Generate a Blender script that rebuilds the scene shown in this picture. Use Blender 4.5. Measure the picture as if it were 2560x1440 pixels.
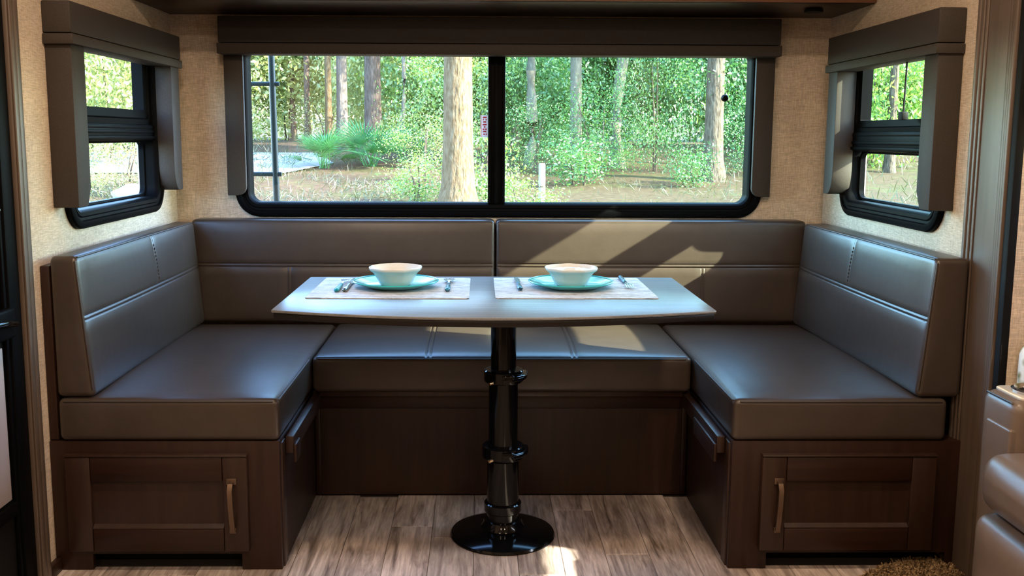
import bpy, bmesh, math, random
import numpy as np
from mathutils import Vector, Matrix

for _o in list(bpy.data.objects):
    bpy.data.objects.remove(_o, do_unlink=True)
SC = bpy.context.scene
COL = SC.collection
random.seed(7)
RNG = np.random.default_rng(7)

# ------------------------------------------------------------------ camera
cam_d = bpy.data.cameras.new('camera')
cam = bpy.data.objects.new('camera', cam_d); COL.objects.link(cam)
RIGHT = Vector((0.999896, -0.013816, 0.004198))
FWD = Vector((0.014261, 0.990437, -0.137226))
UP = Vector((-0.002262, 0.137272, 0.990531))
mw = Matrix.Identity(4)
for i in range(3):
    mw[i][0], mw[i][1], mw[i][2] = RIGHT[i], UP[i], -FWD[i]
mw.translation = (-0.0796, -2.388, 1.110)
cam.matrix_world = mw
cam_d.sensor_fit = 'HORIZONTAL'; cam_d.sensor_width = 36.0
cam_d.lens = 36.0 * 2433.2 / 2560.0
cam_d.shift_x = (1280 - 1232.58) / 2560.0
cam_d.shift_y = (677.05 - 720) / 2560.0
cam_d.clip_start = 0.05; cam_d.clip_end = 300
SC.camera = cam

# ------------------------------------------------------------------ light
SUN_DIR = Vector((-1.0, 0.36, -0.61)).normalized()
sun_d = bpy.data.lights.new('sun', 'SUN')
sun_d.energy = 52.0; sun_d.angle = math.radians(0.6); sun_d.color = (1.0, 0.94, 0.80)
sun = bpy.data.objects.new('sun', sun_d); COL.objects.link(sun)
sun.rotation_euler = SUN_DIR.to_track_quat('-Z', 'Y').to_euler()
sun.location = (20, -8, 14)

world = bpy.data.worlds.new('sky'); SC.world = world; world.use_nodes = True
wt = world.node_tree; wt.nodes.clear()
w_out = wt.nodes.new('ShaderNodeOutputWorld'); w_bg = wt.nodes.new('ShaderNodeBackground')
w_sky = wt.nodes.new('ShaderNodeTexSky'); w_sky.sky_type = 'NISHITA'
w_sky.sun_disc = False; w_sky.sun_elevation = math.radians(30)
w_sky.sun_rotation = math.atan2(1.0, -0.36)
w_sky.air_density = 1.2; w_sky.dust_density = 0.8; w_sky.ozone_density = 6.0
w_bg.inputs['Strength'].default_value = 5.2
wt.links.new(w_sky.outputs[0], w_bg.inputs[0]); wt.links.new(w_bg.outputs[0], w_out.inputs[0])

LAMP_W = 13.0
LAMP_COL = (1.0, 0.755, 0.545)
SC.view_settings.view_transform = 'Standard'
SC.view_settings.look = 'None'
SC.view_settings.gamma = 1.0
SC.view_settings.use_curve_mapping = False
SC.view_settings.exposure = 0.0
SC.cycles.max_bounces = 6
SC.cycles.diffuse_bounces = 3
SC.cycles.adaptive_threshold = 0.03
SC.cycles.transparent_max_bounces = 10
SC.cycles.caustics_reflective = False
SC.cycles.caustics_refractive = False
SC.cycles.sample_clamp_indirect = 6.0
SC.cycles.use_denoising = True

# ------------------------------------------------------------------ dimensions (metres)
XW = 1.164            # side walls
YB = 1.120            # rear wall
ZC = 2.00             # ceiling
ZO = 1.526            # underside of the overhead cabinet
XI0, XI1 = -0.585, 0.567   # inner faces of side benches
ZS, ZSB = 0.453, 0.344     # seat cushion top / bottom
YP = 0.524            # rear bench front panel
ZT = 0.691            # table top

# ------------------------------------------------------------------ materials
def nd(t, typ, **k):
    n = t.nodes.new(typ)
    for a, v in k.items():
        setattr(n, a, v)
    return n

def mapped(t, scale, per_object=0.0):
    g = nd(t, 'ShaderNodeNewGeometry')
    src = g.outputs['Position']
    if per_object:
        oi = nd(t, 'ShaderNodeObjectInfo')
        m = nd(t, 'ShaderNodeMath', operation='MULTIPLY'); m.inputs[1].default_value = per_object
        t.links.new(oi.outputs['Random'], m.inputs[0])
        a = nd(t, 'ShaderNodeVectorMath', operation='ADD')
        t.links.new(src, a.inputs[0]); t.links.new(m.outputs[0], a.inputs[1]); src = a.outputs[0]
    mp = nd(t, 'ShaderNodeVectorMath', operation='MULTIPLY'); mp.inputs[1].default_value = scale
    t.links.new(src, mp.inputs[0])
    return mp.outputs[0]

def noise(t, scale, detail=4.0, rough=0.55, per_object=0.0, dist=0.0):
    n = nd(t, 'ShaderNodeTexNoise'); n.inputs['Scale'].default_value = 1.0
    n.inputs['Detail'].default_value = detail; n.inputs['Roughness'].default_value = rough
    n.inputs['Distortion'].default_value = dist
    t.links.new(mapped(t, scale if hasattr(scale, '__len__') else (scale,) * 3, per_object), n.inputs['Vector'])
    return n.outputs[0]

def ramp(t, fac, stops):
    r = nd(t, 'ShaderNodeValToRGB')
    el = r.color_ramp.elements
    while len(el) < len(stops):
        el.new(0.5)
    for e, (p, c) in zip(el, stops):
        e.position = p; e.color = (*c, 1.0) if len(c) == 3 else c
    t.links.new(fac, r.inputs[0])
    return r.outputs[0]

def mixc(t, a, b, fac, mode='MIX'):
    m = nd(t, 'ShaderNodeMix', data_type='RGBA', blend_type=mode)
    for sock, v in ((m.inputs[0], fac), (m.inputs[6], a), (m.inputs[7], b)):
        if isinstance(v, (int, float)): sock.default_value = v
        elif isinstance(v, tuple): sock.default_value = (*v, 1.0)
        else: t.links.new(v, sock)
    return m.outputs[2]

def mat(name, col, rough=0.5, spec=0.5, metal=0.0, var=None, bump=None, coat=0.0, sheen=0.0, per_object=0.0):
    """var = list of (scale, low colour factor, high colour factor, detail); bump = list of (scale, strength, distance)."""
    m = bpy.data.materials.new(name); m.use_nodes = True
    t = m.node_tree; b = t.nodes['Principled BSDF']
    b.inputs['Roughness'].default_value = rough
    b.inputs['Specular IOR Level'].default_value = spec
    b.inputs['Metallic'].default_value = metal
    b.inputs['Coat Weight'].default_value = coat
    b.inputs['Sheen Weight'].default_value = sheen
    c = None
    if callable(col):
        c = col(t)
    elif var:
        c = tuple(col)
    if var:
        for (sc, lo, hi, det) in var:
            r = ramp(t, noise(t, sc, det, per_object=per_object), [(0.3, (lo,) * 3 if not hasattr(lo, '__len__') else lo), (0.7, (hi,) * 3 if not hasattr(hi, '__len__') else hi)])
            c = mixc(t, c, r, 1.0, 'MULTIPLY')
    if c is None:
        b.inputs['Base Color'].default_value = (*col, 1.0)
    else:
        t.links.new(c, b.inputs['Base Color'])
    if bump:
        prev = None
        for (sc, st, ds) in bump:
            bp = nd(t, 'ShaderNodeBump'); bp.inputs['Strength'].default_value = st; bp.inputs['Distance'].default_value = ds
            t.links.new(noise(t, sc, 3.0, per_object=per_object), bp.inputs['Height'])
            if prev: t.links.new(prev, bp.inputs['Normal'])
            prev = bp.outputs[0]
        t.links.new(prev, b.inputs['Normal'])
    return m

def wallpaper(t):
    h = noise(t, (45, 45, 420), 2.0, 0.6)
    v = noise(t, (420, 420, 45), 2.0, 0.6)
    big = noise(t, (7, 7, 7), 3.0)
    c = ramp(t, h, [(0.28, (0.50, 0.40, 0.29)), (0.74, (0.78, 0.64, 0.49))])
    c = mixc(t, c, ramp(t, v, [(0.3, (0.76, 0.76, 0.76)), (0.7, (1.08, 1.08, 1.08))]), 1.0, 'MULTIPLY')
    return mixc(t, c, ramp(t, big, [(0.3, (0.93, 0.93, 0.93)), (0.7, (1.05, 1.05, 1.05))]), 1.0, 'MULTIPLY')

def plank_col(t):
    g1 = noise(t, (34, 3.2, 20), 6.0, 0.65, per_object=31.0, dist=1.2)
    g2 = noise(t, (160, 9, 60), 4.0, 0.6, per_object=57.0)
    blot = noise(t, (9, 3.0, 9), 4.0, 0.6, per_object=13.0)
    c = ramp(t, g1, [(0.30, (0.1344, 0.1030, 0.0840)), (0.46, (0.4032, 0.3338, 0.2912)), (0.66, (0.6720, 0.5880, 0.5320))])
    c = mixc(t, c, ramp(t, g2, [(0.3, (0.72, 0.72, 0.72)), (0.7, (1.15, 1.15, 1.15))]), 1.0, 'MULTIPLY')
    c = mixc(t, c, ramp(t, blot, [(0.32, (0.55, 0.52, 0.50)), (0.58, (1.0, 1.0, 1.0))]), 0.85, 'MULTIPLY')
    oi = nd(t, 'ShaderNodeObjectInfo')
    return mixc(t, c, ramp(t, oi.outputs['Random'], [(0.0, (0.78, 0.76, 0.74)), (1.0, (1.12, 1.08, 1.06))]), 1.0, 'MULTIPLY')

def cabinet_wood(t, a=(0.0125, 0.0044, 0.0022), b=(0.029, 0.0112, 0.0060), along='z'):
    s = (45, 45, 3.0) if along == 'z' else (3.0, 3.0, 45)
    c = ramp(t, noise(t, s, 5.0, 0.6), [(0.25, a), (0.75, b)])
    return c

def table_col(t):
    c = ramp(t, noise(t, (4, 90, 60), 5.0, 0.65), [(0.25, (0.085, 0.088, 0.090)), (0.75, (0.215, 0.218, 0.220))])
    return mixc(t, c, ramp(t, noise(t, (300, 300, 300), 2.0), [(0.3, (0.85,) * 3), (0.7, (1.1,) * 3)]), 1.0, 'MULTIPLY')

def placemat_col(t):
    s = noise(t, (10, 130, 50), 6.0, 0.7, dist=1.5)
    c = ramp(t, s, [(0.36, (0.11, 0.11, 0.12)), (0.44, (0.48, 0.48, 0.48)), (0.58, (0.76, 0.76, 0.76))])
    return mixc(t, c, ramp(t, noise(t, (60, 60, 60), 4.0), [(0.3, (0.72,) * 3), (0.6, (1.0,) * 3)]), 1.0, 'MULTIPLY')

M = {}
M['wall'] = mat('linen_wallpaper', wallpaper, 0.85, 0.2, bump=[((60, 60, 500), 0.25, 0.001), ((500, 500, 60), 0.25, 0.001)])
M['plank'] = mat('vinyl_plank', plank_col, 0.42, 0.4, bump=[((120, 8, 60), 0.25, 0.001)], per_object=31.0)
M['floor_base'] = mat('subfloor', (0.05, 0.04, 0.035), 0.8)
M['ceiling'] = mat('ceiling_panel', (0.72, 0.66, 0.58), 0.8, 0.2)
M['leather'] = mat('brown_leather', (0.046, 0.033, 0.025), 0.345, 0.5, var=[(14, 0.9, 1.08, 3)], bump=[(420, 0.16, 0.0008), (26, 0.12, 0.004)])
M['leather_seam'] = mat('brown_leather_welt', (0.036, 0.026, 0.020), 0.42)
M['wood'] = mat('dark_walnut', lambda t: cabinet_wood(t), 0.42, 0.35, bump=[((160, 160, 8), 0.10, 0.0006)])
M['wood_h'] = mat('dark_walnut_crosswise', lambda t: cabinet_wood(t, along='x'), 0.42, 0.35, bump=[((8, 8, 160), 0.10, 0.0006)])
M['wood_mid'] = mat('walnut_door', lambda t: cabinet_wood(t, (0.017, 0.0075, 0.0044), (0.033, 0.0155, 0.0094)), 0.36, 0.45)
M['wood_red'] = mat('reddish_cabinet', lambda t: cabinet_wood(t, (0.10, 0.042, 0.020), (0.20, 0.085, 0.042), 'x'), 0.4)
M['trimwood'] = mat('grey_brown_moulding', lambda t: cabinet_wood(t, (0.070, 0.048, 0.034), (0.130, 0.094, 0.070)), 0.42)
M['valance'] = mat('dark_vinyl_fabric', (0.042, 0.033, 0.027), 0.62, 0.25, var=[(260, 0.85, 1.12, 2)], bump=[(500, 0.2, 0.0008)])
M['frame'] = mat('black_window_frame', (0.003, 0.003, 0.0034), 0.45, 0.03)
M['rubber'] = mat('black_rubber', (0.0025, 0.0025, 0.0025), 0.7, 0.2)
M['blackgloss'] = mat('gloss_black_enamel', (0.003, 0.003, 0.0035), 0.10, 0.28)
M['table'] = mat('grey_woodgrain_laminate', table_col, 0.30, 0.8, bump=[((8, 260, 120), 0.08, 0.0005)])
M['edge'] = mat('dark_table_edge', (0.010, 0.008, 0.007), 0.4, 0.3)
M['placemat'] = mat('weathered_white_placemat', placemat_col, 0.55, 0.4)
M['teal'] = mat('turquoise_glaze', (0.075, 0.42, 0.44), 0.18, 0.5, coat=0.3, var=[(30, 0.92, 1.06, 3)])
M['tealrim'] = mat('turquoise_rim', (0.045, 0.45, 0.47), 0.2, 0.5)
M['bowl'] = mat('cream_ceramic', (0.74, 0.72, 0.65), 0.22, 0.5, coat=0.2)
M['steel'] = mat('polished_steel', (0.62, 0.62, 0.62), 0.2, 0.5, 1.0)
M['bronze'] = mat('bronze_pull', (0.17, 0.115, 0.082), 0.34, 0.5, 0.85)
M['handle_teal'] = mat('turquoise_handle', (0.02, 0.34, 0.44), 0.25, 0.5)
M['handle_dark'] = mat('blue_speckled_handle', lambda t: ramp(t, noise(t, 160, 2.0), [(0.42, (0.012, 0.016, 0.03)), (0.55, (0.05, 0.27, 0.42))]), 0.25)
M['brass'] = mat('brass_screw', (0.72, 0.50, 0.28), 0.3, 0.5, 1.0)
M['sofa'] = mat('taupe_leather', (0.150, 0.108, 0.080), 0.36, 0.5, var=[(20, 0.92, 1.06, 3)], bump=[(380, 0.15, 0.0008)])
M['sunlit_arm_leather'] = mat('sunlit_arm_leather', (0.50, 0.43, 0.33), 0.35)  # taupe arm leather with the sun highlight put into its colour
M['sun_patch_stand_in'] = mat('sun_patch_print', lambda t: ramp(t, noise(t, (9, 9, 14), 2.0), [(0.47, (0.74, 0.74, 0.66)), (0.52, (0.20, 0.19, 0.06))]), 0.8)  # the cream tone stands for sunlight on the bay wall
M['rug'] = mat('brown_shag_pile', lambda t: ramp(t, noise(t, 90, 3.0), [(0.3, (0.10, 0.06, 0.03)), (0.7, (0.34, 0.23, 0.12))]), 0.9, 0.1)
M['doorpanel'] = mat('pale_door_panel', (0.42, 0.36, 0.345), 0.5)
M['ladder'] = mat('teal_painted_tube', (0.006, 0.022, 0.026), 0.45, 0.3)
M['post'] = mat('bleached_timber', (0.3000, 0.2580, 0.1980), 0.8, 0.2, var=[((40, 40, 4), 0.7, 1.1, 4)])
M['bark'] = mat('pine_bark', lambda t: ramp(t, noise(t, (26, 26, 7), 6.0, 0.7), [(0.3, (0.0315, 0.0212, 0.0144)), (0.5, (0.0720, 0.0518, 0.0383)), (0.7, (0.1215, 0.0945, 0.0743))]), 0.9, 0.1, bump=[((22, 22, 5), 0.9, 0.05)])
M['bark_gold'] = mat('lichened_bark', lambda t: ramp(t, noise(t, (24, 24, 9), 6.0, 0.7), [(0.3, (0.0472, 0.0298, 0.0131)), (0.5, (0.0907, 0.0616, 0.0309)), (0.7, (0.1306, 0.1016, 0.0616))]), 0.9, 0.1, bump=[((24, 24, 6), 0.9, 0.04)])
M['bark_pale'] = mat('pale_bark', lambda t: ramp(t, noise(t, (20, 20, 5), 5.0, 0.7), [(0.3, (0.0612, 0.0497, 0.0382)), (0.7, (0.1377, 0.1186, 0.0994))]), 0.9, 0.1, bump=[((22, 22, 5), 0.7, 0.04)])
M['road'] = mat('pale_gravel_road', (0.2100, 0.2100, 0.2100), 0.9, 0.1, var=[(3, 0.85, 1.1, 4)])

def ground_col(t):
    a = noise(t, 0.9, 6.0, 0.65); b = noise(t, 9.0, 5.0, 0.7); d = noise(t, 40.0, 3.0, 0.7)
    straw = ramp(t, b, [(0.3, (0.0384, 0.0228, 0.0132)), (0.7, (0.0817, 0.0552, 0.0312))])
    grass = ramp(t, b, [(0.3, (0.0252, 0.0302, 0.0076)), (0.7, (0.0756, 0.0731, 0.0252))])
    c = mixc(t, straw, grass, ramp(t, a, [(0.52, (0, 0, 0)), (0.66, (1, 1, 1))]))
    return mixc(t, c, ramp(t, d, [(0.3, (0.65,) * 3), (0.7, (1.2,) * 3)]), 1.0, 'MULTIPLY')
M['ground'] = mat('pine_straw_ground', ground_col, 0.95, 0.1)

def leafmat(name, a, b, c):
    m = bpy.data.materials.new(name); m.use_nodes = True
    t = m.node_tree; t.nodes.clear()
    out = nd(t, 'ShaderNodeOutputMaterial')
    col = ramp(t, noise(t, 2.6, 5.0, 0.8, per_object=40.0), [(0.30, a), (0.50, b), (0.70, c)])
    df = nd(t, 'ShaderNodeBsdfDiffuse'); tr = nd(t, 'ShaderNodeBsdfTranslucent'); gl = nd(t, 'ShaderNodeBsdfGlossy')
    gl.inputs['Roughness'].default_value = 0.45; gl.inputs['Color'].default_value = (0.8, 0.9, 0.85, 1)
    t.links.new(col, df.inputs[0]); t.links.new(col, tr.inputs[0])
    m1 = nd(t, 'ShaderNodeMixShader'); m1.inputs[0].default_value = 0.45
    t.links.new(df.outputs[0], m1.inputs[1]); t.links.new(tr.outputs[0], m1.inputs[2])
    m2 = nd(t, 'ShaderNodeMixShader'); m2.inputs[0].default_value = 0.06
    t.links.new(m1.outputs[0], m2.inputs[1]); t.links.new(gl.outputs[0], m2.inputs[2])
    t.links.new(m2.outputs[0], out.inputs[0])
    return m
M['leaf_teal'] = leafmat('deep_green_leaves', (0.014, 0.056, 0.017), (0.046, 0.140, 0.030), (0.160, 0.255, 0.050))
M['leaf_mid'] = leafmat('fresh_green_leaves', (0.030, 0.088, 0.018), (0.125, 0.230, 0.036), (0.330, 0.350, 0.070))
M['leaf_pale'] = leafmat('yellow_green_leaves', (0.110, 0.165, 0.045), (0.310, 0.345, 0.090), (0.520, 0.480, 0.190))
M['leaf_dry'] = leafmat('dry_grass', (0.022, 0.034, 0.006), (0.046, 0.056, 0.012), (0.075, 0.070, 0.024))
M['palm'] = leafmat('palmetto_fronds', (0.0112, 0.0868, 0.0224), (0.0364, 0.1750, 0.0420), (0.1120, 0.2380, 0.0630))

M['label'] = leafmat('white_sticker_film', (0.82, 0.78, 0.78), (0.84, 0.80, 0.80), (0.86, 0.82, 0.82))
M['labelred'] = leafmat('red_print_film', (0.80, 0.01, 0.06), (0.82, 0.01, 0.07), (0.84, 0.02, 0.08))

def glassmat(name, tint):
    m = bpy.data.materials.new(name); m.use_nodes = True
    t = m.node_tree; t.nodes.clear()
    out = nd(t, 'ShaderNodeOutputMaterial')
    tr = nd(t, 'ShaderNodeBsdfTransparent'); tr.inputs[0].default_value = (*tint, 1)
    gl = nd(t, 'ShaderNodeBsdfGlossy'); gl.inputs['Roughness'].default_value = 0.02
    mx = nd(t, 'ShaderNodeMixShader')
    mx.inputs[0].default_value = 0.05; t.links.new(tr.outputs[0], mx.inputs[1]); t.links.new(gl.outputs[0], mx.inputs[2])
    t.links.new(mx.outputs[0], out.inputs[0])
    return m
M['glass'] = glassmat('window_glass', (0.97, 0.98, 0.97))
M['glass_green'] = glassmat('tinted_window_glass', (0.88, 0.95, 0.87))

def emit(name, col, s):
    m = bpy.data.materials.new(name); m.use_nodes = True
    t = m.node_tree; t.nodes.clear()
    o = nd(t, 'ShaderNodeOutputMaterial'); e = nd(t, 'ShaderNodeEmission')
    e.inputs[0].default_value = (*col, 1); e.inputs[1].default_value = s
    t.links.new(e.outputs[0], o.inputs[0]); return m
M['led'] = emit('warm_led_disc', LAMP_COL, 6.0)

# ------------------------------------------------------------------ object helpers
def empty(name, loc=(0, 0, 0), parent=None):
    o = bpy.data.objects.new(name, None); COL.objects.link(o)
    o.empty_display_size = 0.1
    if parent: o.parent = parent
    o.location = Vector(loc) - (origin(parent) if parent else Vector())
    return o

def origin(o):
    v = Vector(o.location)
    while o.parent:
        o = o.parent; v = v + Vector(o.location)
    return v

def tag(o, label, cat, group=None):
    o['label'] = label; o['category'] = cat
    if group: o['group'] = group
    return o

def thing(name, label, cat, loc=(0, 0, 0), group=None):
    return tag(empty(name, loc), label, cat, group)

def struct(o):
    o['kind'] = 'structure'; return o

def mesh(name, verts, faces, m, parent=None, smooth=False, base=None, sharp=None):
    """verts in world metres; the object's origin is its parent's origin, or 'base'."""
    me = bpy.data.meshes.new(name)
    org = Vector(base) if base is not None else (origin(parent) if parent else Vector())
    v = np.asarray([tuple(p) for p in verts], dtype=float) - np.array(org)
    me.from_pydata([tuple(p) for p in v], [], faces)
    me.materials.append(m)
    if smooth:
        me.polygons.foreach_set('use_smooth', [True] * len(me.polygons))
    me.update()
    o = bpy.data.objects.new(name, me); COL.objects.link(o)
    if parent:
        o.parent = parent; o.location = org - origin(parent)
    else:
        o.location = org
    if smooth and sharp:
        bm = bmesh.new(); bm.from_mesh(me)
        for e in bm.edges:
            if len(e.link_faces) == 2 and e.calc_face_angle(0) > sharp: e.smooth = False
        bm.to_mesh(me); bm.free()
    return o

def from_bm(name, bm, m, parent=None, smooth=False, base=None, sharp=0.6):
    bmesh.ops.recalc_face_normals(bm, faces=bm.faces)
    bm.verts.index_update()
    vs = [v.co.copy() for v in bm.verts]; fs = [[v.index for v in f.verts] for f in bm.faces]
    bm.free()
    return mesh(name, vs, fs, m, parent, smooth, base, sharp)

def bm_box(bm, x0, x1, y0, y1, z0, z1, bev=0.0, seg=2):
    ms = Matrix.Translation(((x0 + x1) / 2, (y0 + y1) / 2, (z0 + z1) / 2)) @ Matrix.Diagonal((abs(x1 - x0), abs(y1 - y0), abs(z1 - z0), 1))
    r = bmesh.ops.create_cube(bm, size=1.0, matrix=ms)
    if bev:
        es = list({e for v in r['verts'] for e in v.link_edges})
        bmesh.ops.bevel(bm, geom=es, offset=bev, segments=seg, profile=0.5, affect='EDGES')

def box(name, x0, x1, y0, y1, z0, z1, m, parent=None, bev=0.0, seg=2, base=None):
    bm = bmesh.new(); bm_box(bm, x0, x1, y0, y1, z0, z1, bev, seg)
    return from_bm(name, bm, m, parent, bool(bev), base)

def boxes(name, lst, m, parent=None, bev=0.0):
    bm = bmesh.new()
    for b in lst: bm_box(bm, *b, bev)
    return from_bm(name, bm, m, parent, bool(bev))

def prism(name, pts2, w0, w1, fn, m, parent=None, bev=0.0, seg=2, base=None):
    """extrude the 2-D outline pts2 from w0 to w1; fn(a,b,w) -> xyz."""
    bm = bmesh.new()
    lo = [bm.verts.new(fn(a, b, w0)) for a, b in pts2]
    hi = [bm.verts.new(fn(a, b, w1)) for a, b in pts2]
    n = len(pts2)
    bm.faces.new(lo); bm.faces.new(hi)
    for i in range(n):
        bm.faces.new((lo[i], lo[(i + 1) % n], hi[(i + 1) % n], hi[i]))
    bmesh.ops.recalc_face_normals(bm, faces=bm.faces)
    if bev:
        es = [e for e in bm.edges if e.calc_face_angle(0) > 0.5]
        bmesh.ops.bevel(bm, geom=es, offset=bev, segments=seg, profile=0.5, affect='EDGES')
    return from_bm(name, bm, m, parent, bool(bev), base)

def rrect(a0, a1, b0, b1, r, n=8):
    pts = []
    for (ca, cb, s) in ((a1 - r, b1 - r, 0), (a0 + r, b1 - r, 1), (a0 + r, b0 + r, 2), (a1 - r, b0 + r, 3)):
        for i in range(n + 1):
            an = (s + i / n) * math.pi / 2
            pts.append((ca + r * math.cos(an), cb + r * math.sin(an)))
    return pts

def ring(name, rect, r, prof, fn, m, parent=None, n=8):
    """closed moulding: prof = [(inset, depth), ...] swept round a rounded rectangle."""
    a0, a1, b0, b1 = rect
    vs, fs = [], []
    for (d, w) in prof:
        for (a, b) in rrect(a0 + d, a1 - d, b0 + d, b1 - d, max(r - d, 0.004), n):
            vs.append(fn(a, b, w))
    k = 4 * (n + 1); L = len(prof)
    for j in range(L):
        for i in range(k):
            fs.append((j * k + i, j * k + (i + 1) % k, ((j + 1) % L) * k + (i + 1) % k, ((j + 1) % L) * k + i))
    bm = bmesh.new()
    bv = [bm.verts.new(v) for v in vs]
    for f in fs: bm.faces.new([bv[i] for i in f])
    return from_bm(name, bm, m, parent, True, sharp=0.5)

def lathe(name, prof, c, m, parent=None, n=48, fn=None, close=True, base=None):
    """prof = [(radius, z)] ; fn(angle, r, z) -> (r, z) lets the rim vary."""
    vs, fs = [], []
    for (r, z) in prof:
        for i in range(n):
            a = 2 * math.pi * i / n
            rr, zz = fn(a, r, z) if fn else (r, z)
            vs.append((c[0] + rr * math.cos(a), c[1] + rr * math.sin(a), c[2] + zz))
    for j in range(len(prof) - 1):
        for i in range(n):
            fs.append((j * n + i, j * n + (i + 1) % n, (j + 1) * n + (i + 1) % n, (j + 1) * n + i))
    if close:
        fs.append(tuple(range(n - 1, -1, -1)))
        fs.append(tuple(range((len(prof) - 1) * n, len(prof) * n)))
    bm = bmesh.new(); bv = [bm.verts.new(v) for v in vs]
    for f in fs: bm.faces.new([bv[i] for i in f])
    return from_bm(name, bm, m, parent, True, base, sharp=0.7)

def tube_geo(pts, rad, n=8):
    pts = [Vector(p) for p in pts]
    rads = rad if hasattr(rad, '__len__') else [rad] * len(pts)
    vs, fs = [], []
    for j, p in enumerate(pts):
        d = (pts[min(j + 1, len(pts) - 1)] - pts[max(j - 1, 0)]).normalized()
        q = d.to_track_quat('Z', 'Y')
        for i in range(n):
            a = 2 * math.pi * i / n
            vs.append(p + q @ Vector((rads[j] * math.cos(a), rads[j] * math.sin(a), 0)))
    for j in range(len(pts) - 1):
        for i in range(n):
            fs.append((j * n + i, j * n + (i + 1) % n, (j + 1) * n + (i + 1) % n, (j + 1) * n + i))
    fs.append(tuple(range(n - 1, -1, -1))); fs.append(tuple(range((len(pts) - 1) * n, len(pts) * n)))
    return vs, fs

def tube(name, pts, rad, m, parent=None, n=8, base=None):
    vs, fs = tube_geo(pts, rad, n)
    return mesh(name, vs, fs, m, parent, True, base, sharp=0.9)

def tubes(name, lst, m, parent=None, n=8):
    V, F = [], []
    for (pts, r) in lst:
        v, f = tube_geo(pts, r, n); k = len(V)
        V += v; F += [tuple(i + k for i in q) for q in f]
    return mesh(name, V, F, m, parent, True, sharp=0.9)

def axis_coords(lo, hi, r, n, extra=()):
    c = [lo, lo + 0.12 * r, lo + 0.35 * r, lo + 0.65 * r, lo + r] + list(np.linspace(lo + r, hi - r, n)[1:-1]) + [hi - r, hi - 0.65 * r, hi - 0.35 * r, hi - 0.12 * r, hi]
    for e, w in extra:
        c += [e - 1.6 * w, e - w, e - 0.5 * w, e, e + 0.5 * w, e + w, e + 1.6 * w]
    c = sorted(c); out = [c[0]]
    for x in c[1:]:
        if x - out[-1] > 0.0008: out.append(x)
    return out

def cushion(name, lo, hi, r, m, parent, disp=None, warp=None, n=(10, 10, 8), extra=((), (), ())):
    """rounded, crowned upholstery block. disp(p, n)->offset along n for the flat part of a face."""
    lo, hi = list(lo), list(hi)
    cs = [axis_coords(lo[i], hi[i], r, n[i], extra[i]) for i in range(3)]
    idx, vs, fs = {}, [], []
    def vid(i, j, k):
        key = (i, j, k)
        if key in idx: return idx[key]
        p = np.array([cs[0][i], cs[1][j], cs[2][k]])
        q = np.array([min(max(p[a], lo[a] + r), hi[a] - r) for a in range(3)])
        d = p - q; L = np.linalg.norm(d)
        nn = d / L if L > 0 else d
        p = q + r * nn
        if disp is not None:
            p = p + nn * disp(p, nn)
        if warp is not None:
            p = warp(p)
        idx[key] = len(vs); vs.append(p); return idx[key]
    L = [len(c) for c in cs]
    for a in range(3):
        b, c = (a + 1) % 3, (a + 2) % 3
        for side in (0, L[a] - 1):
            for i in range(L[b] - 1):
                for j in range(L[c] - 1):
                    quad = []
                    for (di, dj) in ((0, 0), (1, 0), (1, 1), (0, 1)):
                        k = [0, 0, 0]; k[a] = side; k[b] = i + di; k[c] = j + dj
                        quad.append(vid(*k))
                    if side == 0: quad.reverse()
                    fs.append(quad)
    return mesh(name, vs, fs, m, parent, True)

def groove(x, c, w=0.004, d=0.0035):
    return d * math.exp(-((x - c) / w) ** 2)

# ------------------------------------------------------------------ room shell
floor = struct(box('floor', -XW - 0.06, 2.05, -4.5, YB + 0.06, -0.06, -0.008, M['floor_base']))
pw = 0.118
x = XI0 - 5 * pw + 0.02; row = 0
plank_mesh = {}
def plank(x0, x1, y0, y1):
    key = (round(x1 - x0, 3), round(y1 - y0, 3))
    if key not in plank_mesh:
        o = box('plank', 0, key[0], 0, key[1], -0.008, 0.0, M['plank'], bev=0.0012, seg=1)
        plank_mesh[key] = o.data
    else:
        o = bpy.data.objects.new('plank', plank_mesh[key]); COL.objects.link(o)
    o.parent = floor; o.location = (x0, y0, 0)
offs = [0.10, 0.62, 0.33, 0.85, 0.21, 0.50, 0.74, 0.02]
while x < XW:
    x0, x1 = max(x, -XW), min(x + pw - 0.0012, XW)
    ymax = YP if (x1 > XI0 and x0 < XI1) else 0.02
    y = -1.6 - offs[row % 8]
    while y < ymax - 0.02:
        if x1 - x0 > 0.02: plank(x0, x1, y, min(y + 0.95 - 0.0012, ymax))
        y += 0.95
    x += pw; row += 1
struct(box('ceiling', -XW - 0.06, XW + 0.06, -4.5, YB + 0.06, ZC, ZC + 0.08, M['ceiling']))
struct(box('wall_front', -XW - 0.06, 2.05, -4.56, -4.5, -0.06, ZC + 0.08, M['wall']))

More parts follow.
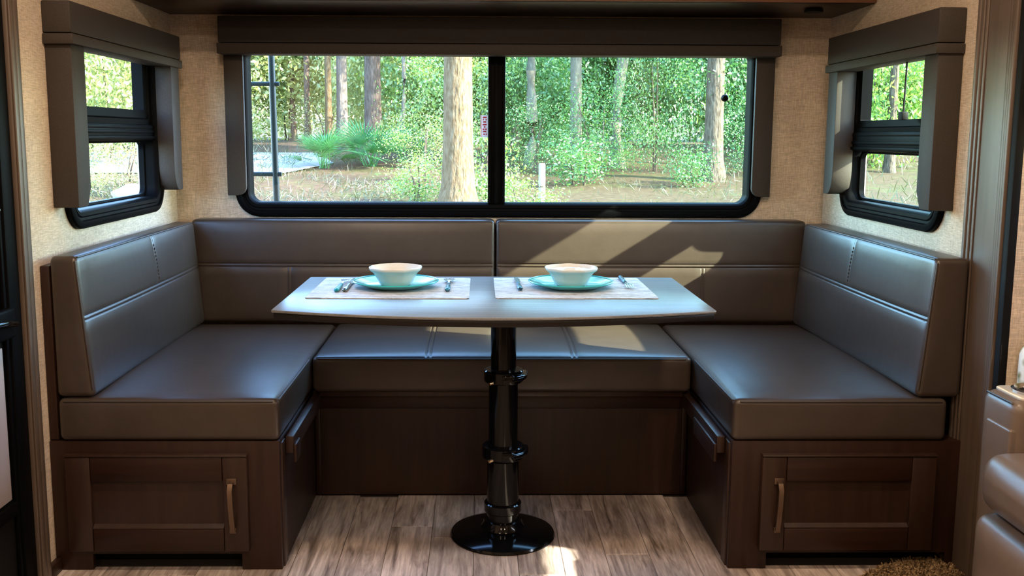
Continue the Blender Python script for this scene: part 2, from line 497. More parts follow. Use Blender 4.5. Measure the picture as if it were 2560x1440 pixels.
# window openings in the walls: rear (x), left / right (y)
BW = (-0.950, 0.935, 0.820, 1.460)      # rear frame outer x0,x1,z0,z1
LW = (0.168, 0.940, 0.856, 1.434)       # side frame outer y0,y1,z0,z1 (left)
RW = (0.190, 0.925, 0.852, 1.434)       # right
H = 0.036
T = 0.06
def wall_back():
    x0, x1, z0, z1 = BW[0] + H, BW[1] - H, BW[2] + H, BW[3] - H
    b = [(-XW - T, x0, YB, YB + T, -0.06, ZC), (x1, XW + T, YB, YB + T, -0.06, ZC), (x0, x1, YB, YB + T, -0.06, z0), (x0, x1, YB, YB + T, z1, ZC)]
    return struct(boxes('wall_back', b, M['wall']))
wall_back()
def side_wall(name, xa, xb, w, ystart, rest):
    y0, y1, z0, z1 = w[0] + H, w[1] - H, w[2] + H, w[3] - H
    b = [(xa, xb, ystart, y0, -0.06, ZC), (xa, xb, y1, YB, -0.06, ZC), (xa, xb, y0, y1, -0.06, z0), (xa, xb, y0, y1, z1, ZC)] + rest
    return struct(boxes(name, b, M['wall']))
side_wall('wall_left', -XW - T, -XW, LW, -0.115, [(-XW - T, -XW, -4.5, -0.86, -0.06, ZC), (-XW - T, -XW, -0.86, -0.115, 1.86, ZC)])
side_wall('wall_right', XW, XW + T, RW, 0.0, [(XW, XW + T, -4.5, -2.2, -0.06, ZC), (XW, XW + T, -2.2, 0.0, 1.86, ZC)])

# slide-out bay on the right, with its own window
SX = 1.95
SWY0, SWY1, SWZ0, SWZ1 = -1.35, -0.52, 1.085, 1.165
struct(boxes('wall_bay', [(XW, SX, -0.165, -0.12, -0.06, 1.86), (XW + T, SX + T, -2.26, -2.2, -0.06, 1.86),
        (SX, SX + T, -2.2, SWY0, -0.06, 1.86), (SX, SX + T, SWY1, -0.12, -0.06, 1.86),
        (SX, SX + T, SWY0, SWY1, -0.06, SWZ0), (SX, SX + T, SWY0, SWY1, SWZ1, 1.86)], M['wall']))
struct(box('ceiling_bay', XW + T, SX + T, -2.26, -0.12, 1.86, 1.92, M['ceiling']))
w4 = struct(box('window_4', SX + 0.02, SX + 0.026, SWY0, SWY1, SWZ0, SWZ1, M['glass']))

# ------------------------------------------------------------------ windows
PROF = [(0, 0), (0, 0.011), (0.004, 0.016), (0.012, 0.019), (0.020, 0.019), (0.023, 0.012), (0.030, 0.011), (0.034, 0.014), (0.044, 0.013), (0.050, 0.006), (0.052, -0.002), (0.052, -0.050), (0.037, -0.050), (0.037, 0)]
fb = lambda a, b, w: (a, YB - w, b)
fl = lambda a, b, w: (-XW + w, a, b)
fr_ = lambda a, b, w: (XW - w, a, b)

w1 = struct(empty('window_1', (0, YB, BW[2])))
ring('frame', BW, 0.085, PROF, fb, M['frame'], w1, 10)
zi0, zi1 = BW[2] + 0.05, BW[3] - 0.05
mul = boxes('mullion', [(-0.049, 0.012, YB - 0.012, YB + 0.045, zi0, zi1)], M['frame'], w1, 0.003)
boxes('mullion_rib', [(-0.049, -0.040, YB - 0.018, YB - 0.010, zi0, zi1), (-0.026, -0.014, YB - 0.020, YB - 0.010, zi0, zi1), (0.002, 0.011, YB - 0.017, YB - 0.010, zi0, zi1)], M['frame'], mul, 0.002)
box('pane', BW[0] + 0.05, -0.045, YB + 0.030, YB + 0.034, zi0, zi1, M['glass'], w1)['label'] = 'clear sliding pane'
box('pane', 0.008, BW[1] - 0.05, YB + 0.022, YB + 0.026, zi0, zi1, M['glass_green'], w1)['label'] = 'slightly green tinted pane'
kb = lathe('latch_knob', [(0.013, 0), (0.013, 0.008), (0.009, 0.016), (0.003, 0.018)], (0, 0, 0), M['frame'], w1, 16)
for v in kb.data.vertices:
    c = v.co + origin(w1); v.co = Vector((0.799 + c.x, YB + 0.022 - c.z, 1.248 + c.y)) - origin(w1)
lb = box('exit_sticker', -0.076, -0.0492, YB + 0.0285, YB + 0.0299, 1.105, 1.184, M['label'], w1)
lb['label'] = 'small white sticker with red print'
prn = []
for (zz, segs) in ((1.176, [(-0.068, -0.054)]), (1.168, [(-0.068, -0.064), (-0.058, -0.054)]), (1.160, [(-0.066, -0.056)]), (1.150, [(-0.068, -0.054)]),
                   (1.142, [(-0.064, -0.058)]), (1.134, [(-0.068, -0.062), (-0.059, -0.054)]), (1.126, [(-0.067, -0.055)]), (1.116, [(-0.066, -0.060), (-0.057, -0.053)])):
    for s in segs: prn.append((s[0], s[1], YB + 0.0275, YB + 0.0286, zz - 0.0025, zz + 0.0025))
prn.append((-0.075, -0.073, YB + 0.0275, YB + 0.0286, 1.107, 1.182))
boxes('red_lettering', prn, M['labelred'], lb)

def side_window(name, rect, fn, sgn, rail, sash_in, glass):
    w = struct(empty(name, fn(rect[0], rect[2], 0)))
    ring('frame', rect, 0.085, PROF, fn, M['frame'], w, 10)
    y0, y1, z0, z1 = rect[0] + 0.05, rect[1] - 0.05, rect[2] + 0.05, rect[3] - 0.05
    def bx(nm, ya, yb, za, zb, wa, wb, m, par, bev=0.0):
        a, b = fn(ya, za, wa), fn(yb, zb, wb)
        return box(nm, min(a[0], b[0]), max(a[0], b[0]), ya, yb, za, zb, m, par, bev)
    r = bx('middle_rail', y0, y1, rail[0], rail[1], -0.045, 0.004, M['frame'], w, 0.004)
    for k, (za, zb) in enumerate(((rail[0] + 0.004, rail[0] + 0.014), (rail[0] + 0.022, rail[0] + 0.032), (rail[1] - 0.014, rail[1] - 0.004))):
        bx('rail_rib', y0, y1, za, zb, 0.0, 0.010 - 0.002 * k, M['frame'], r, 0.002)
    ring('upper_sash', (y0 - 0.002, y1 + 0.002, rail[1] - 0.004, z1 + 0.030), 0.045,
         [(0, -0.012), (0, -0.004), (sash_in * 0.4, -0.002), (sash_in * 0.5, -0.008), (sash_in, -0.010), (sash_in, -0.045), (0, -0.045)], fn, M['frame'], w, 8)
    ring('lower_sash', (y0 - 0.002, y1 + 0.002, z0 - 0.002, rail[0] + 0.004), 0.040,
         [(0, -0.030), (0.006, -0.028), (0.012, -0.030), (0.012, -0.045), (0, -0.045)], fn, M['frame'], w, 8)
    bx('pane', y0, y1, rail[1], z1, -0.030, -0.026, glass, w)['label'] = 'upper pane'
    bx('pane', y0, y1, z0, rail[0], -0.040, -0.036, glass, w)['label'] = 'lower pane'
    return w
side_window('window_2', LW, fl, 1, (1.092, 1.142), 0.050, M['glass'])
side_window('window_3', RW, fr_, -1, (1.066, 1.128), 0.040, M['glass_green'])

# ------------------------------------------------------------------ window valances
def valance(name, label, fn, a0, a1, z0, z1, depth, legw, zleg, a_leg0, a_leg1, corner, band, legd=None):
    v = thing(name, label, 'valance', fn((a0 + a1) / 2, zleg, 0))
    prism('header', [(a0 + .004, z0 + band), (a1 - .004, z0 + band), (a1 - .004, z1), (a0 + .004, z1)], 0.0005, depth, fn, M['valance'], v, 0.004)
    prism('lower_band', [(a0, z0), (a1, z0), (a1, z0 + band - 0.002), (a0, z0 + band - 0.002)], 0.0005, depth + 0.005, fn, M['valance'], v, 0.003)
    def corner_pts(ai, zi, s, far=False):
        # inner lower corner: s=+1 when the inner side is towards larger a
        if corner == 'round':
            r = 0.032
            return [(ai - s * r + s * r * math.sin(t), zi + r - r * math.cos(t)) for t in [k * math.pi / 12 for k in range(7)]]
        if far:
            return [(ai - s * 0.045 + s * 0.045 * math.sin(t), zi + 0.085 - 0.085 * math.cos(t)) for t in [k * math.pi / 14 for k in range(8)]]
        return [(ai - s * 0.028, zi), (ai - s * 0.024, zi), (ai, zi + 0.047)]
    for (aa, s) in ((a_leg0, 1), (a_leg1, -1)):
        outer, inner = (aa, aa + s * legw)
        pts = [(outer, z0 + 0.001), (outer, zleg)] + corner_pts(inner, zleg, s, s < 0) + [(inner, z0 + 0.001)]
        prism('side_panel', pts, legd[0] if legd else 0.0005, legd[1] if legd else depth - 0.006, fn, M['valance'], v, 0.003)
    return v
vb = valance('window_valance', 'wide dark vinyl valance around the large rear window', fb, -0.980, 0.964, 1.386, 1.513, 0.090, 0.067, 0.897, -0.973, 0.960, 'round', 0.038, (0.0200, 0.036))
vl = valance('window_valance', 'dark vinyl valance around the side window next to the entry door', fl, 0.092, 0.992, 1.332, 1.438, 0.072, 0.084, 0.924, 0.104, 0.982, 'chamfer', 0.028)
vr = valance('window_valance', 'dark vinyl valance with a pull cord around the side window above the right bench', fr_, 0.138, 0.945, 1.324, 1.440, 0.072, 0.080, 0.920, 0.146, 0.938, 'chamfer', 0.028)
cd = tube('pull_cord', [(XW - 0.025, 0.425, 1.33), (XW - 0.024, 0.432, 1.18)], 0.0028, M['rubber'], vr, 6)
box('cord_weight', XW - 0.034, XW - 0.014, 0.418, 0.446, 1.160, 1.184, M['rubber'], cd, 0.003)
# ------------------------------------------------------------------ overhead cabinet
oc = thing('overhead_cabinet', 'dark overhead cabinet spanning the wall above the rear window', 'cabinet', (0, 0.93, ZO))
box('body', -XW + 0.001, XW - 0.001, 0.742, YB - 0.001, ZO, ZC - 0.001, M['wood'], oc, 0.003)
box('face_rail', -XW + 0.001, XW - 0.001, 0.728, 0.742, ZO + 0.002, ZO + 0.020, M['wood_red'], oc, 0.002)
xs = [-1.135, -0.58, -0.018, 0.546, 1.135]
for i in range(4):
    d = box('door', xs[i] + 0.006, xs[i + 1] - 0.006, 0.708, 0.728, ZO + 0.016, ZC - 0.03, M['wood_red'], oc, 0.003)
    box('panel', xs[i] + 0.07, xs[i + 1] - 0.07, 0.7065, 0.709, ZO + 0.08, ZC - 0.09, M['wood_red'], d)
lathe('puck_light', [(0.030, -0.012), (0.030, -0.004), (0.026, 0.0)], (1.010, 0.86, ZO), M['rubber'], oc, 24)

# ------------------------------------------------------------------ left: trim, door
tr = struct(box('trim_1', -XW, -XW + 0.014, -0.112, -0.060, 0.0, ZC, M['trimwood'], None, 0.003))
box('moulding_bead', -XW + 0.0135, -XW + 0.020, -0.110, -0.090, 0.0, ZC, M['trimwood'], tr, 0.003)
box('moulding_bead', -XW + 0.0135, -XW + 0.018, -0.086, -0.064, 0.0, ZC, M['trimwood'], tr, 0.003)
struct(box('baseboard_left', -XW, -XW + 0.016, -0.060, 0.0, 0.0, 0.034, M['wood'], None, 0.002))
dr = struct(empty('door_1', (-XW, -0.49, 0)))
boxes('jamb', [(-XW - 0.05, -XW + 0.006, -0.168, -0.1125, 0.0, 1.86), (-XW - 0.05, -XW + 0.006, -0.86, -0.82, 0.0, 1.86), (-XW - 0.05, -XW + 0.006, -0.82, -0.168, 1.82, 1.86)], M['frame'], dr, 0.004)
box('slab', -XW - 0.045, -XW - 0.010, -0.82, -0.168, 0.01, 1.82, M['rubber'], dr, 0.004)
box('weather_strip', -XW - 0.010, -XW + 0.001, -0.182, -0.170, 0.02, 1.80, M['frame'], dr, 0.003)
box('lower_panel', -XW - 0.012, -XW - 0.006, -0.76, -0.190, 0.262, 0.625, M['doorpanel'], dr, 0.003)
box('kick_rail', -XW - 0.012, -XW + 0.004, -0.80, -0.186, 0.225, 0.258, M['frame'], dr, 0.004)
box('upper_panel', -XW - 0.012, -XW - 0.006, -0.76, -0.208, 0.735, 0.845, M['doorpanel'], dr, 0.003)
hd = box('handle', -XW - 0.010, -XW + 0.010, -0.30, -0.150, 0.642, 0.714, M['frame'], dr, 0.008, 3)
tube('lever', [(-XW + 0.010, -0.175, 0.678), (-XW + 0.026, -0.185, 0.680), (-XW + 0.028, -0.24, 0.690), (-XW + 0.024, -0.285, 0.692)], 0.007, M['blackgloss'], hd)
tube('hinge_bar', [(-XW + 0.0, -0.19, 0.94), (-XW + 0.004, -0.25, 0.948), (-XW + 0.0, -0.30, 0.955)], 0.010, M['steel'], dr)

# ------------------------------------------------------------------ right: slide-out fascia
fa = struct(box('trim_2', XW - 0.012, XW + 0.001, -0.140, 0.048, 0.0, ZC, M['trimwood'], None, 0.003))
for (ya, yb, pr_) in ((0.036, 0.049, 0.022), (0.022, 0.033, 0.019), (0.008, 0.019, 0.016), (-0.108, -0.094, 0.018), (-0.124, -0.111, 0.022), (-0.140, -0.127, 0.026)):
    box('moulding_bead', XW - pr_, XW - 0.0115, ya, yb, 0.0, ZC, M['trimwood'], fa, 0.003)
struct(box('trim_3', XW - 0.020, XW + 0.001, -0.166, -0.141, 0.0, ZC, M['rubber'], None, 0.004))

# ------------------------------------------------------------------ benches
def side_bench(name, label, xa, xb, s, xd0, xd1, xf, hx):
    """xa..xb full width; s=+1 when the inner side is at xb. Door spans xd0..xd1; handle at hx."""
    b = thing(name, label, 'bench', ((xa + xb) / 2, 0.0, 0.0))
    xin, xout = (xb, xa) if s > 0 else (xa, xb)
    w = 0.10
    # front frame with a cut-out toe kick between the two feet
    if s > 0: pts = [(xa, 0.0), (xa + 0.094, 0.0), (xa + 0.094, 0.043), (xf, 0.043), (xf, 0.0), (xb, 0.0), (xb, ZSB - 0.001), (xa, ZSB - 0.001)]
    else: pts = [(xa, 0.0), (xf, 0.0), (xf, 0.043), (xb - 0.030, 0.043), (xb - 0.030, 0.0), (xb, 0.0), (xb, ZSB - 0.001), (xa, ZSB - 0.001)]
    prism('front_frame', pts, 0.0, 0.018, lambda a, c, d: (a, d, c), M['wood'], b, 0.002)
    box('inner_panel', xin - s * 0.016, xin, 0.0185, YP - 0.002, 0.0, ZSB - 0.001, M['wood'], b, 0.001)
    box('corner_strip', xin - s * 0.030, xin + s * 0.004, 0.019, 0.060, 0.0, ZSB - 0.012, M['wood_mid'], b, 0.002)
    box('toe_board', min(xa, xb) + 0.03, max(xa, xb) - 0.03, 0.070, 0.082, 0.0, 0.043, M['rubber'], b)
    box('seat_deck', xa + 0.002, xb - 0.002, 0.019, YB - 0.002, ZSB - 0.020, ZSB - 0.002, M['wood'], b)
    ck = box('support_cleat', xin + s * 0.0045, xin + s * 0.026, 0.055, YP - 0.03, 0.292, ZSB - 0.006, M['wood_mid'], b, 0.003)
    box('cleat_block', xin + s * 0.0265, xin + s * 0.034, 0.050, 0.11 if s > 0 else 0.30, 0.270, 0.318, M['wood'], ck, 0.002)
    # shaker door
    z0, z1 = 0.057, 0.306
    st = 0.062
    d = box('door', xd0 + 0.03, xd1 - 0.03, -0.008, 0.0, z0 + 0.02, z1 - 0.02, M['wood_mid'], b)
    d['label'] = 'shaker cupboard door'
    box('stile', xd0, xd0 + st, -0.020, -0.0005, z0, z1, M['wood_mid'], d, 0.003)
    box('stile', xd1 - st, xd1, -0.020, -0.0005, z0, z1, M['wood_mid'], d, 0.003)
    box('rail', xd0 + st + 0.0008, xd1 - st - 0.0008, -0.0195, -0.0005, z1 - 0.063, z1, M['wood_h'], d, 0.003)
    box('rail', xd0 + st + 0.0008, xd1 - st - 0.0008, -0.0195, -0.0005, z0, z0 + 0.060, M['wood_h'], d, 0.003)
    prism('ledge_bead', [(-0.0085, z0 + 0.060), (-0.0192, z0 + 0.0605), (-0.0192, z0 + 0.063), (-0.0085, z0 + 0.071)], xd0 + st + 0.001, xd1 - st - 0.001, lambda a, c, e: (e, a, c), M['wood_mid'], d)
    box('top_lip', xd0 - 0.001, xd1 + 0.001, -0.022, -0.0005, z1 + 0.0005, z1 + 0.007, M['wood_mid'], d, 0.0025)
    # arched metal pull
    zt, zb = 0.247, 0.112
    V, F = [], []
    sx = -s * 0.004
    path = [(hx, -0.0200, zt), (hx, -0.034, zt - 0.004), (hx, -0.044, zt - 0.020), (hx - sx * 0.5, -0.047, zt - 0.06), (hx - sx, -0.046, zt - 0.10), (hx - sx, -0.038, zb + 0.006), (hx, -0.0200, zb)]
    bm = bmesh.new(); prev = None
    for (px, py, pz) in path:
        q = [bm.verts.new((px + a, py + bb, pz)) for a, bb in ((-0.006, -0.0025), (0.006, -0.0025), (0.006, 0.0025), (-0.006, 0.0025))]
        if prev:
            for i in range(4): bm.faces.new((prev[i], prev[(i + 1) % 4], q[(i + 1) % 4], q[i]))
        else: bm.faces.new(q)
        prev = q
    bm.faces.new(prev)
    h = from_bm('handle', bm, M['bronze'], d, True, sharp=0.7)
    box('handle_foot', hx - 0.013, hx + 0.013, -0.026, -0.0202, zt - 0.011, zt + 0.006, M['bronze'], d, 0.002)
    box('handle_foot', hx - 0.009, hx + 0.009, -0.025, -0.0202, zb - 0.005, zb + 0.010, M['bronze'], d, 0.002)
    return b
lb_ = side_bench('dinette_bench', 'dark walnut bench base with cupboard door beside the entry door', -XW + 0.001, XI0, 1, -1.120, -0.664, -0.688, -0.703)
rb_ = side_bench('dinette_bench', 'dark walnut bench base with cupboard door beside the leather recliner', XI1, XW - 0.001, -1, 0.641, 1.086, 0.666, 0.684)
rear = thing('dinette_bench', 'dark walnut bench base of plain panels beneath the rear window', 'bench', ((XI0 + XI1) / 2, YP, 0))
box('front_panel', XI0 + 0.0175, XI1 - 0.0175, YP + 0.006, YP + 0.022, 0.0, 0.277, M['wood'], rear)
box('top_rail', XI0 + 0.0175, XI1 - 0.0175, YP, YP + 0.022, 0.279, 0.322, M['wood_h'], rear, 0.002)
box('corner_post', XI0 + 0.0005, XI0 + 0.017, YP + 0.002, YP + 0.022, 0.0, 0.322, M['wood'], rear, 0.002)
box('corner_post', XI1 - 0.017, XI1 - 0.0005, YP + 0.002, YP + 0.022, 0.0, 0.322, M['wood'], rear, 0.002)
box('seat_deck', XI0 + 0.001, XI1 - 0.001, YP - 0.030, YB - 0.002, 0.324, ZSB - 0.002, M['wood_mid'], rear, 0.002)
# backboards behind the side backrests
box('backboard', -XW + 0.001, -XW + 0.024, 0.004, YB - 0.13, 0.3445, 0.788, M['wood'], lb_, 0.003)
box('backboard', XW - 0.018, XW - 0.001, 0.054, YB - 0.13, 0.3445, 0.788, M['rubber'], rb_, 0.003)

# ------------------------------------------------------------------ seat cushions
def crown(lo, hi, ax, sgn, puff, extra=None):
    """puff the face with normal (ax, sgn); other visible faces get a little softness."""
    o = [a for a in range(3) if a != ax]
    def f(p, n):
        w = max(0.0, n[ax] * sgn)
        u = [(p[a] - (lo[a] + hi[a]) / 2) / ((hi[a] - lo[a]) / 2) for a in o]
        s = max(0, 1 - abs(u[0]) ** 3) * max(0, 1 - abs(u[1]) ** 3)
        v = puff * s * (w if w > 0.99 else w * 0.3)
        if extra and w > 0.9: v -= extra(p)
        return v
    return f

def piping(name, pts, parent, r=0.0028):
    return tube(name, pts, r, M['leather_seam'], parent, 8)

def line(p, q, n=12):
    return [tuple(np.array(p) * (1 - i / n) + np.array(q) * i / n) for i in range(n + 1)]

def seat(label, lo, hi, extra=None, ex=((), (), ()), n=(16, 22, 5), pipes=()):
    s = thing('seat_cushion', label, 'cushion', ((lo[0] + hi[0]) / 2, (lo[1] + hi[1]) / 2, lo[2]))
    c = cushion('pad', lo, hi, 0.016, M['leather'], s, crown(lo, hi, 2, 1, 0.014, extra), None, n, ex)
    for (p, q) in pipes: piping('piping', line(p, q), s)
    return s
zp = ZS - 0.0065
seat('brown leather seat cushion on the bench nearest the entry door', (-XW + 0.028, -0.006, ZSB), (XI0 + 0.002, 0.985, ZS), n=(16, 24, 5),
     pipes=[((-XW + 0.044, -0.004, zp), (XI0 - 0.012, -0.004, zp)), ((XI0 + 0.0, 0.010, zp), (XI0 + 0.0, 0.455, zp))])
seat('brown leather seat cushion on the bench nearest the recliner', (XI1 - 0.002, -0.006, ZSB), (1.112, 0.985, ZS), n=(16, 24, 5),
     pipes=[((XI1 + 0.014, -0.004, zp), (1.096, -0.004, zp)), ((XI1, 0.010, zp), (XI1, 0.455, zp))])
seams = (-0.232, 0.208)
sw = seat('brown leather seat cushion with two stitched seams under the rear window', (XI0 + 0.006, 0.464, ZSB), (XI1 - 0.006, 0.998, ZS),
     extra=lambda p: sum(groove(p[0], c - 0.007, 0.0025, 0.003) + groove(p[0], c + 0.007, 0.0025, 0.003) for c in seams),
     ex=(tuple((c + d, 0.003) for c in seams for d in (-0.007, 0.007)), (), ()), n=(24, 14, 5),
     pipes=[((XI0 + 0.024, 0.466, zp), (XI1 - 0.024, 0.466, zp))])

# ------------------------------------------------------------------ back cushions (all lean slightly)
LEAN = 0.028
ZM = 0.657
Z0, Z1 = 0.4555, 0.812
def back_cushion(label, lo, hi, ax, sgn, stitch, upper, pipes_at=None):
    """ax: axis of the seat-side face normal, sgn its direction; stitch: coordinate of the vertical seam."""
    s = thing('back_cushion', label, 'cushion', ((lo[0] + hi[0]) / 2, (lo[1] + hi[1]) / 2, lo[2]))
    oa = 1 if ax == 0 else 0
    def seam(p):
        v = groove(p[2], ZM - 0.0055, 0.0028, 0.0035) + groove(p[2], ZM + 0.0055, 0.0028, 0.0035)
        if stitch is not None and ((p[2] > ZM + 0.006) == upper) and abs(p[2] - ZM) > 0.007:
            v += groove(p[oa], stitch - 0.006, 0.0030, 0.0016) + groove(p[oa], stitch + 0.006, 0.0030, 0.0016)
        return v
    def warp(p):
        q = np.array(p); k = max(0.0, (q[2] - Z0) / (Z1 - Z0))
        side = sgn * (q[ax] - (lo[ax] if sgn > 0 else hi[ax])) / (hi[ax] - lo[ax])
        q[ax] -= sgn * LEAN * k * side
        return q
    ex = [(), (), ((ZM - 0.0055, 0.003), (ZM + 0.0055, 0.003))]
    if stitch is not None: ex[oa] = ((stitch - 0.006, 0.003), (stitch + 0.006, 0.003))
    n = [6, 6, 12]; n[oa] = 26; n[ax] = 5
    cushion('pad', lo, hi, 0.016, M['leather'], s, crown(lo, hi, ax, sgn, 0.010, seam), warp, n, ex)
    # fine stitches on the vertical seam
    if stitch is not None:
        za, zb = (ZM + 0.02, Z1 - 0.03) if upper else (Z0 + 0.03, ZM - 0.02)
        face = hi[ax] if sgn > 0 else lo[ax]
        bx = []
        k = 0
        while za + k * 0.011 < zb:
            z = za + k * 0.011
            vz = (z - (lo[2] + hi[2]) / 2) / ((hi[2] - lo[2]) / 2); uz = (stitch - (lo[oa] + hi[oa]) / 2) / ((hi[oa] - lo[oa]) / 2)
            f = face - sgn * LEAN * (z - Z0) / (Z1 - Z0) + sgn * (0.010 * (1 - abs(vz) ** 3) * (1 - abs(uz) ** 3) - 0.0004)
            if ax == 0: bx.append((f - 0.001, f + 0.001, stitch - 0.001, stitch + 0.001, z, z + 0.006))
            else: bx.append((stitch - 0.001, stitch + 0.001, f - 0.001, f + 0.001, z, z + 0.006))
            k += 1
        boxes('stitching', bx, M['leather_seam'], s)['kind'] = 'stuff'
    return s
YF = 0.999   # seat-side face of the rear back cushions
bl = back_cushion('brown leather backrest cushion along the wall below the window by the door', (-XW + 0.026, -0.002, Z0), (-1.042, YF - 0.002, Z1), 0, 1, 0.55, True)
br = back_cushion('brown leather backrest cushion along the wall below the window with the pull cord', (1.030, -0.002, Z0), (XW - 0.020, YF - 0.002, Z1), 0, -1, 0.52, True)
for (par, xx, s) in ((bl, -1.042, 1), (br, 1.030, -1)):
    piping('piping', [(xx - s * 0.005, 0.001, Z0 + 0.02), (xx - s * (0.005 + LEAN * 0.5), 0.001, (Z0 + Z1) / 2), (xx - s * (0.005 + LEAN), 0.001, Z1 - 0.012)], par)
    piping('piping', [(xx - s * (0.004 + LEAN), 0.012, Z1 - 0.004), (xx - s * (0.004 + LEAN), 0.5, Z1 - 0.003), (xx - s * (0.004 + LEAN), YF - 0.02, Z1 - 0.004)], par)
xm = -0.023
back_cushion('brown leather back cushion under the half of the rear window showing the ladder', (-1.090, YF, Z0), (xm - 0.002, YB - 0.003, Z1 + 0.004), 1, -1, -0.746, False)
back_cushion('brown leather back cushion under the green tinted half of the rear window', (xm + 0.002, YF, Z0), (1.078, YB - 0.003, Z1 + 0.004), 1, -1, 0.712, False)

# ------------------------------------------------------------------ table
tb = thing('pedestal_table', 'grey wood-grain table with bowed front on a gloss black telescoping pedestal', 'table', (-0.012, 0.224, 0))
TX0, TX1 = -0.583, 0.499
def outline(d=0.0):
    pts = []
    N = 24
    for i in range(N + 1):
        u = i / N; xx = TX0 + d + (TX1 - TX0 - 2 * d) * u
        pts.append((xx, -0.062 - 0.100 * (1 - (2 * u - 1) ** 2) + d))
    for i in range(N + 1):
        u = 1 - i / N; xx = TX0 + d + (TX1 - TX0 - 2 * d) * u
        pts.append((xx, 0.496 + 0.016 * (1 - (2 * u - 1) ** 2) - d))
    return pts
prism('top', outline(0.0), ZT - 0.007, ZT, lambda a, b, w: (a, b, w), M['table'], tb, 0.002)
prism('edge_band', outline(0.004), ZT - 0.024, ZT - 0.0072, lambda a, b, w: (a, b, w), M['edge'], tb, 0.003)
box('underside_support', -0.10, 0.12, 0.10, 0.34, ZT - 0.034, ZT - 0.0245, M['rubber'], tb, 0.002)
box('support_bracket', 0.118, 0.172, 0.03, 0.12, ZT - 0.036, ZT - 0.0245, M['rubber'], tb, 0.002)
box('support_bracket', 0.395, 0.425, 0.20, 0.25, ZT - 0.031, ZT - 0.0245, M['steel'], tb, 0.002)
box('support_bracket', -0.240, -0.218, 0.20, 0.25, ZT - 0.036, ZT - 0.0245, M['rubber'], tb, 0.002)
PC = (-0.012, 0.224, 0.0)
lathe('upper_tube', [(0.035, 0.440), (0.035, ZT - 0.035)], PC, M['blackgloss'], tb, 40)
lathe('middle_tube', [(0.0405, 0.220), (0.0405, 0.440)], PC, M['blackgloss'], tb, 40)
lathe('lower_tube', [(0.0445, 0.030), (0.0445, 0.220)], PC, M['blackgloss'], tb, 40)
def collar(z, r, h, arm):
    c = lathe('clamp_collar', [(r - 0.016, z), (r - 0.003, z), (r, z + 0.003), (r, z + h - 0.003), (r - 0.003, z + h), (r - 0.016, z + h)], PC, M['blackgloss'], tb, 40)
    if arm:
        box('clamp_lug', PC[0] - 0.004, PC[0] + 0.028, PC[1] - r - 0.008, PC[1] - r + 0.006, z + 0.004, z + h - 0.006, M['blackgloss'], c, 0.003)
        tube('clamp_lever', [(PC[0] + 0.02, PC[1] - r - 0.004, z + h * 0.5), (PC[0] + 0.045, PC[1] - r + 0.012, z + h * 0.5), (PC[0] + r + 0.003, PC[1] - 0.014, z + h * 0.5), (PC[0] + r + 0.006, PC[1] + 0.03, z + h * 0.5)], 0.008, M['blackgloss'], c)
        tube('screw', [(PC[0] - 0.030, PC[1] - r + 0.010, z + 0.006), (PC[0] - 0.040, PC[1] - r + 0.004, z + 0.004)], 0.005, M['brass'], c)
collar(0.442, 0.054, 0.034, True)
collar(0.226, 0.058, 0.036, True)
collar(0.070, 0.052, 0.028, False)
lathe('base_disc', [(0.146, 0.0), (0.147, 0.004), (0.144, 0.009), (0.120, 0.017), (0.085, 0.023), (0.062, 0.027), (0.056, 0.036), (0.052, 0.046), (0.0445, 0.048)], PC, M['blackgloss'], tb, 72)

# ------------------------------------------------------------------ table setting
def placemat(label, x0, x1, y0, y1):
    pts = rrect(x0, x1, y0, y1, 0.010, 4)
    o = prism('placemat', pts, ZT + 0.0003, ZT + 0.0025, lambda a, b, w: (a, b, w), M['placemat'], None, 0.0006, 1, base=((x0 + x1) / 2, (y0 + y1) / 2, ZT))
    return tag(o, label, 'placemat', 'placemats on the dinette table')
placemat('weathered white placemat on the table end nearer the entry door', -0.531, -0.105, 0.100, 0.464)
placemat('weathered white placemat on the table end nearer the recliner', -0.037, 0.390, 0.105, 0.470)
ZP = ZT + 0.0028
def plate(label, cx, cy):
    t = tag(empty('plate', (cx, cy, ZP)), label, 'plate', 'turquoise plates')
    lathe('dish', [(0.070, 0.0), (0.074, 0.0), (0.085, 0.004), (0.108, 0.012), (0.1165, 0.0165), (0.1165, 0.0185), (0.108, 0.0155), (0.086, 0.0085), (0.074, 0.0050), (0.0, 0.0050)], (cx, cy, ZP), M['teal'], t, 64, close=False)
    lathe('rim', [(0.1150, 0.0155), (0.1185, 0.0165), (0.1190, 0.0185), (0.1165, 0.0200), (0.1135, 0.0185)], (cx, cy, ZP), M['tealrim'], t, 64, close=False)
    return t
